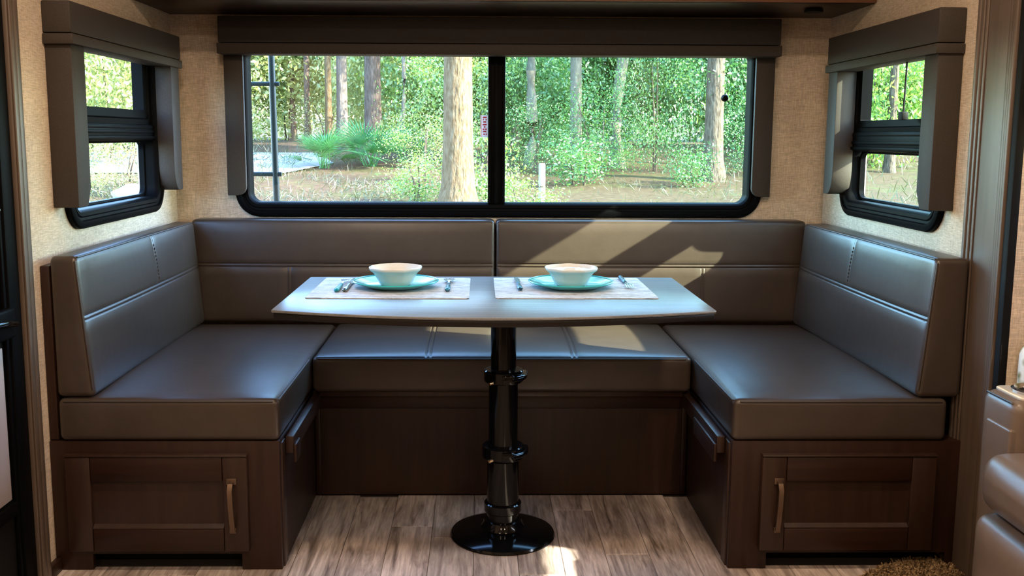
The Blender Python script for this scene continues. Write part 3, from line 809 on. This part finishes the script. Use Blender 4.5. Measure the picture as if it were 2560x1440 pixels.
def bowl(label, cx, cy, crumple):
    z = ZP + 0.0055
    t = tag(empty('bowl', (cx, cy, z)), label, 'bowl', 'cream bowls on plates')
    def lob(a, r, zz):
        k = max(0.0, (zz - 0.012) / 0.040)
        # eight gentle flats that grow towards the rim
        f = 1.0 / math.cos(((a + math.pi / 8) % (math.pi / 4)) - math.pi / 8)
        return r * (1 + (f * 0.985 - 1) * 0.55 * k), zz + 0.0005 * k * math.cos(8 * a)
    lathe('body', [(0.036, 0.0), (0.039, 0.0005), (0.045, 0.004), (0.052, 0.018), (0.0595, 0.032), (0.064, 0.038), (0.070, 0.0425), (0.0735, 0.047), (0.0735, 0.0505), (0.071, 0.0515), (0.067, 0.0480), (0.059, 0.038), (0.054, 0.030), (0.047, 0.016), (0.040, 0.006), (0.0, 0.005)], (cx, cy, z), M['bowl'], t, 64, lob, close=False)
    if crumple:
        vs, fs = [], []
        R_ = random.Random(3); n = 12
        for i in range(n + 1):
            for j in range(n + 1):
                u, v = i / n * 2 - 1, j / n * 2 - 1
                px, py = u * math.sqrt(1 - v * v / 2), v * math.sqrt(1 - u * u / 2)
                vs.append((cx + 0.060 * px, cy + 0.060 * py, z + 0.043 + R_.uniform(-0.006, 0.008) * (1 - max(abs(u), abs(v)))))
        for i in range(n):
            for j in range(n):
                a = i * (n + 1) + j; fs.append((a, a + n + 1, a + n + 2, a + 1))
        nk = mesh('paper_napkin', vs, fs, M['bowl'], None, False, base=(cx, cy, z + 0.04))
        tag(nk, 'crumpled white napkin inside the bowl nearer the recliner', 'napkin')
    return t
PL = (-0.311, 0.290); PR = (0.176, 0.290)
plate('turquoise plate nearer the entry door', *PL)
plate('turquoise plate nearer the recliner', *PR)
bowl('empty cream bowl on the plate nearer the entry door', *PL, False)
bowl('cream bowl holding a crumpled napkin nearer the recliner', *PR, True)

def utensil(name, label, cx, y0, y1, rot, kind, hm, flip=False):
    """lies on the placemat along y; handle end at y0 (towards the room) unless flip."""
    t = tag(empty(name, (cx, (y0 + y1) / 2, ZP)), label, name, 'cutlery on the placemats')
    L = y1 - y0; hl = L * 0.52; yc = (y0 + y1) / 2
    ca, sa = math.cos(rot), math.sin(rot)
    def W(a, b, c):   # a across, b along from handle end
        bb = b - L / 2
        if flip: bb, a = -bb, -a
        return (cx + a * ca - bb * sa, yc + a * sa + bb * ca, ZP + c)
    # handle: lofted rounded bar with a thicker end
    vs, fs = [], []; n = 10
    prof = [(0.0, 0.0015), (0.004, 0.006), (0.015, 0.0078), (0.05, 0.0070), (hl - 0.02, 0.0058), (hl - 0.004, 0.0052), (hl, 0.003)]
    for (b, r) in prof:
        for i in range(n):
            a = 2 * math.pi * i / n
            vs.append(W(r * math.cos(a), b, 0.0055 + min(r, 0.005) * math.sin(a)))
    for j in range(len(prof) - 1):
        for i in range(n): fs.append((j * n + i, j * n + (i + 1) % n, (j + 1) * n + (i + 1) % n, (j + 1) * n + i))
    fs.append(tuple(range(n))); fs.append(tuple(range((len(prof) - 1) * n, len(prof) * n)))
    mesh('handle', vs, fs, hm, t, True)
    # metal head
    if kind == 'fork':
        outl = [(0.0022, hl - 0.004), (0.0022, hl + L * 0.16), (0.010, hl + L * 0.26), (0.011, L - 0.034)]
        tin = []
        for k in range(4):
            c = 0.0093 - k * 0.0062
            tin += [(c + 0.0016, L - 0.034), (c + 0.0011, L), (c - 0.0011, L), (c - 0.0016, L - 0.034)]
        pts = outl + tin + [(-a, b) for a, b in reversed(outl)]
    elif kind == 'spoon':
        pts = [(0.0024, hl - 0.004), (0.0024, hl + L * 0.16)] + [(0.016 * math.sin(u), hl + L * 0.16 + (L * 0.32) * (1 - math.cos(u)) / 2) for u in [math.pi * k / 12 for k in range(1, 12)]]
        pts += [(0, L)] + [(-a, b) for a, b in reversed(pts)]
    else:
        pts = [(0.0045, hl - 0.004), (0.0085, hl + 0.02), (0.0085, L - 0.03), (0.002, L), (-0.006, L - 0.006), (-0.006, hl)]
    bm = bmesh.new()
    def hz(b): return 0.0045 + (0.004 * math.sin(max(0, (b - hl)) / (L - hl) * math.pi) if kind != 'knife' else 0)
    lo_ = [bm.verts.new(W(a, b, hz(b))) for a, b in pts]; hi_ = [bm.verts.new(W(a, b, hz(b) + 0.0014)) for a, b in pts]
    m_ = len(pts)
    bm.faces.new(lo_); bm.faces.new(hi_)
    for i in range(m_): bm.faces.new((lo_[i], lo_[(i + 1) % m_], hi_[(i + 1) % m_], hi_[i]))
    from_bm('head', bm, M['steel'], t)
    return t
utensil('fork', 'turquoise-handled fork beside the plate nearer the entry door', -0.462, 0.185, 0.400, 0.0, 'fork', M['handle_teal'])
utensil('knife', 'steel knife lying close against the turquoise-handled fork', -0.441, 0.190, 0.420, 0.0, 'knife', M['steel'])
utensil('spoon', 'dark blue-handled spoon between the two plates on the mat nearer the door', -0.165, 0.196, 0.410, 0.0, 'spoon', M['handle_dark'])
utensil('knife', 'speckled blue-handled knife between the plates on the mat nearer the recliner', 0.030, 0.215, 0.440, 0.02, 'knife', M['handle_dark'])
utensil('fork', 'speckled blue-handled fork at the table end nearest the recliner', 0.336, 0.245, 0.455, 0.0, 'fork', M['handle_dark'], True)

# ------------------------------------------------------------------ recliner in the slide-out bay
sf = thing('recliner', 'taupe leather recliner with a cup holder in its arm at the right edge', 'recliner', (1.45, -0.75, 0))
AX, AY0, AY1, AZ = 1.062, -0.392, -0.250, 0.552
lo, hi = (AX, AY0, 0.03), (1.90, AY1, AZ)
cushion('arm', lo, hi, 0.026, M['sofa'], sf, None, None, (14, 6, 10))
ip = cushion('arm_front_panel', (AX - 0.004, AY0 + 0.006, 0.05), (AX + 0.03, AY1 - 0.034, AZ - 0.062), 0.006, M['sofa'], sf, None, None, (3, 6, 10))
prism('arm_top_pad', rrect(AX + 0.022, 1.84, AY0 + 0.012, AY1 - 0.006, 0.02, 5), AZ - 0.002, AZ + 0.004, lambda a, b, w: (a, b, w), M['sunlit_arm_leather'], sf, 0.002)  # sun highlight on the arm top, painted as a cream overlay
ch = lathe('cup_holder', [(0.054, 0.002), (0.056, 0.010), (0.050, 0.013), (0.043, 0.010), (0.040, 0.0045)], (AX + 0.092, -0.318, AZ), M['steel'], sf, 40)
lathe('cup_well', [(0.040, 0.0046), (0.040, 0.0052), (0.0, 0.0050)], (AX + 0.092, -0.318, AZ), M['rubber'], ch, 32, close=False)
piping('piping', [(AX + 0.004, AY0 + 0.020, AZ - 0.006), (AX + 0.004, AY1 - 0.020, AZ - 0.006)], sf)
cushion('seat_front_pad', (0.985, -1.02, 0.325), (1.35, -0.396, 0.455), 0.045, M['sofa'], sf, crown((0.985, -1.02, 0.325), (1.35, -0.396, 0.455), 0, -1, 0.012), None, (6, 14, 6))
cushion('footrest_pad', (0.980, -1.02, 0.055), (1.20, -0.396, 0.322), 0.036, M['sofa'], sf, crown((0.980, -1.02, 0.055), (1.20, -0.396, 0.322), 0, -1, 0.014), None, (6, 14, 8))
cushion('seat', (1.30, -1.02, 0.25), (1.80, -0.396, 0.46), 0.05, M['sofa'], sf, None, None, (8, 10, 6))
cushion('backrest', (1.72, -1.02, 0.30), (1.92, -0.396, 0.86), 0.06, M['sofa'], sf, None, None, (6, 10, 10))
cushion('arm', (AX, -1.17, 0.03), (1.90, -1.025, AZ), 0.026, M['sofa'], sf, None, None, (10, 6, 8))
pil = cushion('sun_patch_cushion', (1.172, -0.244, 0.28), (1.56, -0.172, 0.645), 0.034, M['sun_patch_stand_in'], None, None, None, (8, 4, 8))  # made-up cushion in place of a sun patch on the bay end wall
tag(pil, 'made-up cream and olive cushion standing in for a sunlit wall patch behind the recliner arm', 'sun_patch_stand_in')

# ------------------------------------------------------------------ rug
rugt = thing('rug', 'shaggy brown rug on the floor by the bench next to the recliner', 'rug', (1.04, -0.5, 0))
def rug_in(xx, yy):
    return ((xx - 1.10) / 0.32) ** 2 + ((yy + 0.42) / 0.455) ** 2 < 1 and xx < 1.155
rp = [(1.10 + 0.32 * math.cos(a), -0.42 + 0.455 * math.sin(a)) for a in [2 * math.pi * k / 48 for k in range(48)]]
rp = [(min(a, 1.156), b) for a, b in rp]
prism('backing', [q for i, q in enumerate(rp) if i == 0 or q != rp[i - 1]], 0.0003, 0.006, lambda a, b, w: (a, b, w), M['rug'], rugt)
V, F = [], []
R_ = random.Random(5)
while len(F) < 14000:
    xx, yy = R_.uniform(0.78, 1.155), R_.uniform(-0.42, 0.036)
    if not rug_in(xx, yy): continue
    a = R_.uniform(0, 6.28); h = R_.uniform(0.006, 0.013); s = 0.0022; dx, dy = R_.gauss(0, 0.006), R_.gauss(0, 0.006)
    k = len(V)
    V += [(xx + s * math.cos(a), yy + s * math.sin(a), 0.005), (xx - s * math.cos(a), yy - s * math.sin(a), 0.005), (xx + dx - s * math.cos(a), yy + dy - s * math.sin(a), 0.005 + h), (xx + dx + s * math.cos(a), yy + dy + s * math.sin(a), 0.005 + h)]
    F.append((k, k + 1, k + 2, k + 3))
mesh('pile', V, F, M['rug'], rugt)['kind'] = 'stuff'

# ------------------------------------------------------------------ ceiling lamps (the room's own warm LEDs)
for (lx, ly) in ((-0.62, -0.62), (0.62, -0.62), (-0.62, -1.70), (0.62, -1.70), (-0.62, -3.0), (0.62, -3.0)):
    side = 'door' if lx < 0 else 'bay'; rowl = {-0.62: 'above the table front', -1.70: 'in the middle of the ceiling', -3.0: 'at the far end of the ceiling'}[ly]
    t = thing('ceiling_lamp', 'round warm white ceiling lamp on the %s side %s' % (side, rowl), 'lamp', (lx, ly, ZC), 'round ceiling lamps')
    lathe('housing', [(0.080, -0.018), (0.085, -0.010), (0.085, -0.0005)], (lx, ly, ZC), M['steel'], t, 32)
    lathe('diffuser', [(0.0, -0.0185), (0.070, -0.0185), (0.070, -0.0195), (0.0, -0.0195)], (lx, ly, ZC), M['led'], t, 32, close=False)
    ld = bpy.data.lights.new('lamp_light', 'AREA'); ld.shape = 'DISK'; ld.size = 0.14; ld.energy = LAMP_W; ld.color = LAMP_COL
    lo_ = bpy.data.objects.new('lamp_light', ld); COL.objects.link(lo_); lo_.parent = t; lo_.location = (0, 0, -0.022)

# ------------------------------------------------------------------ outdoors
GY = [(-60, -0.75), (1.5, -0.75), (5, -0.25), (9, 0.22), (12, 0.35), (15, 0.57), (18, 0.84), (20, 0.93), (26, 0.96), (36, 1.05), (80, 2.5)]
def gz(y):
    for (a, za), (b, zb) in zip(GY[:-1], GY[1:]):
        if y <= b:
            u = (y - a) / (b - a); return za + (zb - za) * u
    return GY[-1][1]
ys = sorted(set([-60, -30, -15, -5] + [1.5 + i * 0.8 for i in range(60)] + [55, 70, 80])); xs = [-60, -40, -28] + [-20 + i * 1.6 for i in range(26)] + [28, 40, 60]
V = [(a, b, gz(b) + (0.02 * math.sin(a * 1.7 + b) * math.cos(b * 1.3 - a * .6) if b > 3 else 0)) for b in ys for a in xs]
nx = len(xs)
F = [(j * nx + i, j * nx + i + 1, (j + 1) * nx + i + 1, (j + 1) * nx + i) for j in range(len(ys) - 1) for i in range(nx - 1)]
struct(mesh('ground', V, F, M['ground'], None, True))
V, F = [], []
for j in range(13):
    yy = 13.6 + j * 0.28
    for i in range(21):
        xx = -22 + (22 - 2.7 - 0.10 * abs(j - 6)) * i / 20
        V.append((xx, yy, gz(yy) + 0.025))
for j in range(12):
    for i in range(20):
        a = j * 21 + i; F.append((a, a + 1, a + 22, a + 21))
struct(mesh('road', V, F, M['road'], None, True))

# ladder on the outside of the rear wall
la = thing('ladder', 'dark teal tube ladder mounted outside the rear window', 'ladder', (-1.03, 1.34, -0.3))
for xx, tilt in ((-0.855, 0.008), (-1.205, 0.008)):
    tube('rail', [(xx + 0.018, 1.34, -0.30), (xx, 1.34, 1.0), (xx - 0.012, 1.34, 2.15)], 0.0125, M['ladder'], la, 10)
for zz in (-0.05, 0.289, 0.626, 0.963, 1.300, 1.637, 1.974):
    tube('rung', [(-1.225, 1.340, zz), (-0.832, 1.340, zz)], 0.0085, M['ladder'], la, 8)
for zz in (0.45, 1.80):
    for xx in (-0.855, -1.205): tube('standoff', [(xx, 1.34, zz), (xx, YB + T + 0.002, zz)], 0.009, M['ladder'], la, 8)

# wooden marker post
po = thing('marker_post', 'bleached timber post standing in front of the dark green shrub', 'post', (0.65, 9.0, gz(9)))
lathe('shaft', [(0.041, -0.05), (0.039, 0.56), (0.033, 0.58)], (0.65, 9.0, gz(9)), M['post'], po, 16)
lathe('notched_band', [(0.0425, 0.30), (0.0425, 0.315)], (0.65, 9.0, gz(9)), M['bark'], po, 16)

def leaf_mesh(name, pts, L, m, aspect=0.5, up=0.0, rng=RNG):
    n = len(pts)
    d = rng.normal(size=(n, 3)); d[:, 2] += up; d /= np.linalg.norm(d, axis=1)[:, None]
    e = rng.normal(size=(n, 3)); e -= (e * d).sum(1)[:, None] * d; e /= np.linalg.norm(e, axis=1)[:, None]
    l = (L * rng.uniform(0.6, 1.3, n))[:, None]
    q = np.stack([pts - d * l / 2, pts + e * l * aspect / 2, pts + d * l / 2, pts - e * l * aspect / 2], 1).reshape(-1, 3)
    me = bpy.data.meshes.new(name)
    me.vertices.add(4 * n); me.vertices.foreach_set('co', q.ravel())
    me.loops.add(4 * n); me.loops.foreach_set('vertex_index', np.arange(4 * n))
    me.polygons.add(n); me.polygons.foreach_set('loop_start', np.arange(0, 4 * n, 4))
    me.update(calc_edges=True); me.validate()
    me.materials.append(m)
    return me

def clump_pts(n, rad, clumps=26, spread=0.30, floor_=None, rng=RNG):
    c = rng.normal(size=(clumps, 3)); c /= np.linalg.norm(c, axis=1)[:, None]
    c *= rng.uniform(0.35, 0.95, clumps)[:, None] ** 0.6
    k = rng.integers(0, clumps, n)
    p = (c[k] + rng.normal(size=(n, 3)) * spread * rng.uniform(0.5, 1.2, clumps)[k][:, None]) * np.array(rad)
    if floor_ is not None: p[:, 2] = np.maximum(p[:, 2], floor_ + rng.uniform(0, 0.1, n))
    return p

LM = {}
def leaves(key, n, L, m, clumps=26, spread=0.30, aspect=0.5):
    if (key, m.name) not in LM:
        LM[(key, m.name)] = leaf_mesh('leaves_' + key, clump_pts(n, (1, 1, 1), clumps, spread), L, m, aspect)
    return LM[(key, m.name)]

def add_mesh(name, me, parent, loc, scale, rz=0.0):
    o = bpy.data.objects.new(name, me); COL.objects.link(o); o.parent = parent
    o.location = Vector(loc) - origin(parent); o.scale = scale; o.rotation_euler = (0, 0, rz)
    return o

def shrub(name, label, x, y, h, rx, ry, m, n=5200, leaf=0.045, group=None, key='shrub', stems=2, z_lift=0.0, cat='shrub'):
    z = gz(y)
    t = thing(name, label, cat, (x, y, z), group)
    sc = (rx, ry, h / 2)
    me = leaves('%s_%d_%.3f' % (key, n, leaf), n, leaf, m, 30, 0.26)
    add_mesh('foliage', me, t, (x, y, z + h / 2 + z_lift), sc, random.uniform(0, 6.28))
    R2 = random.Random(int(abs(x * 97 + y * 31)))
    for k in range(stems):
        a = R2.uniform(0, 6.28); rr = R2.uniform(0.1, 0.5)
        tube('stem', [(x + 0.1 * math.cos(a), y + 0.1 * math.sin(a), z - 0.05), (x + rr * 0.5 * rx * math.cos(a), y + rr * 0.5 * ry * math.sin(a), z + h * 0.35 + z_lift * .6), (x + rr * rx * math.cos(a), y + rr * ry * math.sin(a), z + h * 0.75 + z_lift)], [0.022, 0.015, 0.006], M['bark'], t, 6)
    return t

def tree(label, x, y, dia, m, top=7.0, lean=(0, 0), crown_m=None, crown_z=5.2, crown_r=1.6, wig=0.0, group='trees outside the window', low=None):
    z = gz(y)
    t = thing('tree', label, 'tree', (x, y, z), group)
    R2 = random.Random(int(abs(x * 131 + y * 17)))
    pts, rad = [], []
    N = 16
    for i in range(N + 1):
        u = i / N; hh = -0.1 + (top + 0.1) * u
        pts.append((x + lean[0] * hh + wig * math.sin(hh * 2.1 + x), y + lean[1] * hh, z + hh))
        rad.append(dia / 2 * (1 - 0.35 * u) * (1 + 0.45 * math.exp(-hh * 4.0)))
    tube('trunk', pts, rad, m, t, 18)
    for k in range(4):
        hh = top * R2.uniform(0.55, 0.95); a = R2.uniform(0, 6.28); l = R2.uniform(0.8, 1.6)
        p = Vector((x + lean[0] * hh, y + lean[1] * hh, z + hh))
        tube('branch', [p, p + Vector((l * .5 * math.cos(a), l * .5 * math.sin(a), 0.25)), p + Vector((l * math.cos(a), l * math.sin(a), 0.6))], [dia * 0.13, dia * 0.09, dia * 0.03], m, t, 6)
    if crown_m:
        me = leaves('crown', 5200, 0.075, crown_m, 22, 0.26)
        add_mesh('crown', me, t, (x + lean[0] * crown_z, y, z + crown_z), (crown_r, crown_r, crown_r * 0.75), R2.uniform(0, 6.28))
    if low:
        me = leaves('spray', 1500, 0.085, low[0], 9, 0.22)
        add_mesh('low_foliage', me, t, (x + low[1], y + low[2], z + low[3]), (low[4], low[4], low[4] * 0.7), R2.uniform(0, 6.28))
    return t

LT, LMi, LP = M['leaf_teal'], M['leaf_mid'], M['leaf_pale']
tree('thick golden-barked tree trunk standing closest behind the rear window', -0.328, 9.0, 0.36, M['bark_gold'], 6.5, crown_m=LMi, crown_z=6.0)
tree('tall grey-brown pine trunk rising behind the palmettos', -2.28, 18.0, 0.36, M['bark'], 8.0, crown_m=LMi, crown_z=6.6, low=(LMi, 1.3, 0.5, 1.9, 1.0))
tree('slender brown pine trunk nearest the ladder', -5.42, 26.0, 0.15, M['bark'], 8.0, lean=(-0.02, 0), crown_m=LP, crown_z=5.4, crown_r=2.0)
tree('slender brown pine trunk second from the ladder', -4.85, 25.0, 0.17, M['bark'], 8.0, crown_m=LP, crown_z=5.6, crown_r=2.0)
tree('greenish thin trunk of the pair at the end of the road', -3.50, 20.0, 0.16, M['bark_gold'], 7.0, crown_m=LP, crown_z=4.8)
tree('pale flared trunk of the pair at the end of the road', -3.22, 20.2, 0.26, M['bark_pale'], 7.0, crown_m=LP, crown_z=5.0)
tree('thin pale sapling between the pine and the golden-barked tree', -1.51, 16.0, 0.08, M['bark_pale'], 5.0, crown_m=LMi, crown_z=3.2, crown_r=1.0, wig=0.03)
tree('greyish trunk just inside the tinted pane beside the mullion', 0.72, 19.5, 0.20, M['bark'], 7.0, crown_m=LP, crown_z=5.0)
tree('leaning pale trunk left of the tall shrub in the tinted pane', 0.815, 15.0, 0.20, M['bark_pale'], 7.0, lean=(0.02, 0), crown_m=LMi, crown_z=5.2, wig=0.03)
tree('straight pale trunk above the middle of the tinted pane', 1.63, 15.0, 0.22, M['bark_pale'], 7.0, lean=(-0.01, 0), crown_m=LT, crown_z=5.2)
tree('crooked pale trunk right of the middle of the tinted pane', 2.33, 15.0, 0.21, M['bark_pale'], 7.0, lean=(0.06, 0), crown_m=LT, crown_z=5.2, wig=0.05)
tree('stout dark trunk standing on leaf litter behind the latch knob', 3.60, 13.0, 0.30, M['bark'], 7.0, crown_m=LT, crown_z=5.0, low=(LT, -0.3, 0.4, 1.9, 0.8))
tree('slim pale trunk at the far right edge of the rear window', 5.70, 20.0, 0.20, M['bark_pale'], 7.0, crown_m=LT, crown_z=5.0)
tree('pale trunk seen through the window with the pull cord', 6.95, 14.3, 0.15, M['bark'], 7.0, crown_m=LMi, crown_z=5.0)

SG = 'shrubs outside the rear window'
shrub('shrub', 'broad deep green shrub filling the middle of the tinted pane', 1.95, 13.9, 1.45, 1.30, 0.8, LT, group=SG, z_lift=0.06)
shrub('shrub', 'tall deep green sapling shrub left of the stout dark trunk', 2.95, 14.3, 2.3, 0.80, 0.7, LT, group=SG, z_lift=0.15)
shrub('shrub', 'dull green shrub against the mullion in the tinted pane', 0.80, 14.2, 1.2, 0.85, 0.6, LT, group=SG)
shrub('shrub', 'low bright green bush in front of the marker post', 0.40, 8.3, 0.52, 0.40, 0.35, LMi, n=2600, leaf=0.10, group=SG)
shrub('shrub', 'sunny green bush at the foot of the golden-barked tree', -0.03, 9.6, 0.95, 0.46, 0.4, LMi, n=2600, leaf=0.10, group=SG)
shrub('shrub', 'leafy green thicket left of the golden-barked tree', -0.95, 12.6, 1.15, 0.75, 0.6, LMi, group=SG)
shrub('shrub', 'taller green thicket behind the golden-barked tree', -0.55, 15.5, 2.6, 1.2, 0.8, LMi, group=SG)
shrub('shrub', 'small green bush at the base of the stout dark trunk', 3.05, 12.2, 0.65, 0.42, 0.4, LT, n=2600, leaf=0.10, group=SG)
shrub('shrub', 'small deep green shrub growing on the leaf litter in the tinted pane', 1.45, 12.4, 0.80, 0.62, 0.5, LT, n=2600, leaf=0.10, group=SG)
shrub('shrub', 'leafy bush spilling against the left side of the golden-barked tree', -0.82, 9.9, 0.62, 0.42, 0.4, LMi, n=2600, leaf=0.10, group=SG)
shrub('shrub', 'rounded bush right of the stout dark trunk', 4.6, 14.0, 1.5, 0.9, 0.7, LT, group=SG)
shrub('shrub', 'pale bush behind the ladder at the road edge', -5.3, 18.6, 1.1, 0.9, 0.6, LP, group=SG)
shrub('shrub', 'yellow green bush beyond the slender pines', -4.1, 24.0, 1.3, 1.2, 0.8, LP, group=SG)

# sunlit thicket far behind: understory trees
R3 = random.Random(21)
FG = 'distant understory trees'
spots = []
for i in range(16):
    spots.append((-16.5 + i * 2.25 + R3.uniform(-.5, .5), R3.uniform(25.5, 28.5)))
names_far = ['first', 'second', 'third', 'fourth', 'fifth', 'sixth', 'seventh', 'eighth', 'ninth', 'tenth', 'eleventh', 'twelfth', 'thirteenth', 'fourteenth', 'fifteenth', 'sixteenth']
for i, (xx, yy) in enumerate(spots):
    m_ = LP if xx < -2.5 else (LMi if xx < 1.5 or xx > 7 else LT)
    hh = R3.uniform(4.6, 6.2) if xx > -2.5 else R3.uniform(4.0, 5.2)
    shrub('understory_tree', 'leafy understory tree, %s from the left in the distant thicket' % names_far[i], xx, yy, hh, 2.1, 1.4, m_, n=12000, leaf=0.075, key='far', group=FG, stems=2, cat='tree')
MG = 'middle thicket behind the shrubs'
for (xx, yy, hh, rr, m_, lab) in ((0.9, 21.0, 4.2, 1.5, LMi, 'tall leafy thicket bush just beside the mullion'), (2.2, 20.4, 4.4, 1.6, LT, 'tall deep green thicket bush behind the straight pale trunk'),
        (3.9, 20.8, 4.6, 1.6, LT, 'tall deep green thicket bush behind the crooked trunk'), (5.4, 18.6, 4.0, 1.5, LT, 'tall deep green thicket bush right of the stout trunk'),
        (-0.9, 21.5, 4.2, 1.5, LMi, 'tall thicket bush behind the golden-barked tree'), (-2.6, 23.0, 3.6, 1.3, LP, 'thin yellow green thicket bush behind the tall pine'),
        (-6.9, 21.0, 3.8, 1.5, LP, 'tall yellow green thicket bush behind the ladder'), (1.1, 16.6, 2.0, 1.0, LT, 'shrub rising between the leaning and straight pale trunks')):
    shrub('thicket_bush', lab, xx, yy, hh, rr, 1.0, m_, n=12000, leaf=0.075, key='far', group=MG, stems=2)
for (xx, yy, hh, lab) in ((-9.6, 30.0, 3.6, 'hazy bush closing the far end of the road behind the ladder'), (-6.4, 30.5, 3.4, 'hazy bush between the two slender pines'), (-4.0, 30.8, 3.2, 'hazy bush behind the trunk pair'), (-1.6, 30.0, 3.6, 'hazy bush behind the sapling')):
    shrub('thicket_bush', lab, xx, yy, hh, 1.9, 1.0, LP, n=12000, leaf=0.075, key='far', group=MG, stems=2)
# sides
shrub('shrub', 'yellow green bush filling the upper part of the window by the door', -6.6, 15.2, 3.0, 1.6, 1.2, LP, n=12000, leaf=0.075, key='far', group='shrubs beyond the side windows')
shrub('shrub', 'pale grassy bush low in the window by the door', -4.9, 10.9, 0.9, 0.8, 0.7, LP, group='shrubs beyond the side windows')
shrub('shrub', 'tall hazy bush behind the grassy one beyond the window by the door', -8.2, 18.4, 3.4, 1.7, 1.2, LMi, n=12000, leaf=0.075, key='far', group='shrubs beyond the side windows')
shrub('shrub', 'soft green bush beyond the window with the pull cord', 7.2, 15.6, 2.6, 1.6, 1.0, LMi, n=12000, leaf=0.075, key='far', group='shrubs beyond the side windows')
shrub('shrub', 'deep green bush nearest the jamb of the window with the pull cord', 8.6, 18.6, 3.4, 1.6, 1.2, LT, n=12000, leaf=0.075, key='far', group='shrubs beyond the side windows')

# bluish boulder by the left window
bd = bmesh.new(); bmesh.ops.create_icosphere(bd, subdivisions=3, radius=1.0)
for v in bd.verts:
    k = 1 + 0.12 * math.sin(v.co.x * 4 + 1) * math.cos(v.co.y * 3.3) + 0.07 * math.sin(v.co.z * 7)
    v.co = Vector((v.co.x * 0.22 * k - 4.0, v.co.y * 0.18 * k + 8.65, max(v.co.z, -0.5) * 0.11 * k + gz(8.65) + 0.26))
M['stone'] = mat('blue_grey_stone', (0.28, 0.32, 0.40), 0.8, 0.2, var=[(6, 0.8, 1.1, 4)])
bo = from_bm('boulder', bd, M['stone'], None, True, base=(-4.0, 8.65, gz(8.65) + 0.2))
tag(bo, 'blue-grey boulder in the grass beyond the window by the door', 'rock')

# palmettos: each frond a part
def frond_mesh():
    V, F = [], []
    V += [(-0.008, 0, 0), (0.008, 0, 0), (0.006, 0.30, 0.16), (-0.006, 0.30, 0.16)]; F.append((0, 1, 2, 3))
    for k in range(17):
        a = (k - 8) / 8 * 1.25; l = 0.50 * (1 - 0.25 * abs(a) / 1.25); w = 0.0085
        b = Vector((0, 0.30, 0.16)); d = Vector((math.sin(a), math.cos(a) * 0.9, 0.25 * math.cos(a))); s = Vector((math.cos(a), -math.sin(a), 0)) * w
        q = b + d * l * 0.55; e = b + d * l + Vector((0, 0, -0.10 * l)); i = len(V)
        V += [tuple(b - s * 0.4), tuple(b + s * 0.4), tuple(q + s), tuple(q - s), tuple(e)]
        F += [(i, i + 1, i + 2, i + 3), (i + 3, i + 2, i + 4)]
    me = bpy.data.meshes.new('frond'); me.from_pydata(V, [], F); me.materials.append(M['palm']); me.update()
    return me
FR = frond_mesh()
def palmetto(label, x, y, n, s):
    t = thing('palmetto', label, 'plant', (x, y, gz(y)), 'palmetto clumps')
    R2 = random.Random(int(abs(x * 71)))
    for k in range(n):
        o = bpy.data.objects.new('frond', FR); COL.objects.link(o); o.parent = t
        o.location = (R2.uniform(-.1, .1), R2.uniform(-.1, .1), 0)
        o.rotation_euler = (R2.uniform(-0.1, 1.0), R2.uniform(-.3, .3), k / n * 6.283 + R2.uniform(-.2, .2)); o.scale = (s * R2.uniform(.8, 1.15),) * 3
palmetto('bright green palmetto clump at the edge of the road', -2.75, 14.6, 26, 1.05)
palmetto('palmetto clump spreading in front of the tall pine', -2.0, 14.9, 28, 1.15)
palmetto('small palmetto clump right of the tall pine', -1.45, 15.6, 18, 1.0)

# grass: nobody could count it
gp = []
while len(gp) < 9000:
    xx, yy = RNG.uniform(-5.5, 5.5), RNG.uniform(8.2, 19)
    d = math.sin(xx * 1.3 + 0.5) * math.cos(yy * 0.9) + 0.6 * math.sin(xx * 3.1 + yy * 2.2)
    if xx > 0.6 and RNG.uniform() > 0.3: continue
    if d < 0.25 and RNG.uniform() > 0.10: continue
    if xx < -2.8 and 13.5 < yy < 17.1: continue
    gp.append((xx, yy, gz(yy) + RNG.uniform(0.02, 0.12)))
gm = leaf_mesh('grass', np.array(gp), 0.14, M['leaf_dry'], 0.045, 1.0)
go = bpy.data.objects.new('grass', gm); COL.objects.link(go)
go['kind'] = 'stuff'; go['label'] = 'tufts of yellow green grass over the forest floor'; go['category'] = 'grass'
gp = []
while len(gp) < 5000:
    s_ = RNG.choice([-1, 1]); xx = s_ * RNG.uniform(3.2, 8.0); yy = RNG.uniform(6.5, 17)
    if xx > 0 and RNG.uniform() > .25: continue
    gp.append((xx, yy, gz(yy) + RNG.uniform(0.02, 0.18)))
gm2 = leaf_mesh('grass', np.array(gp), 0.20, M['leaf_dry'], 0.05, 1.4)
go2 = bpy.data.objects.new('grass', gm2); COL.objects.link(go2)
go2['kind'] = 'stuff'; go2['label'] = 'pale grass beyond the window by the door'; go2['category'] = 'grass'
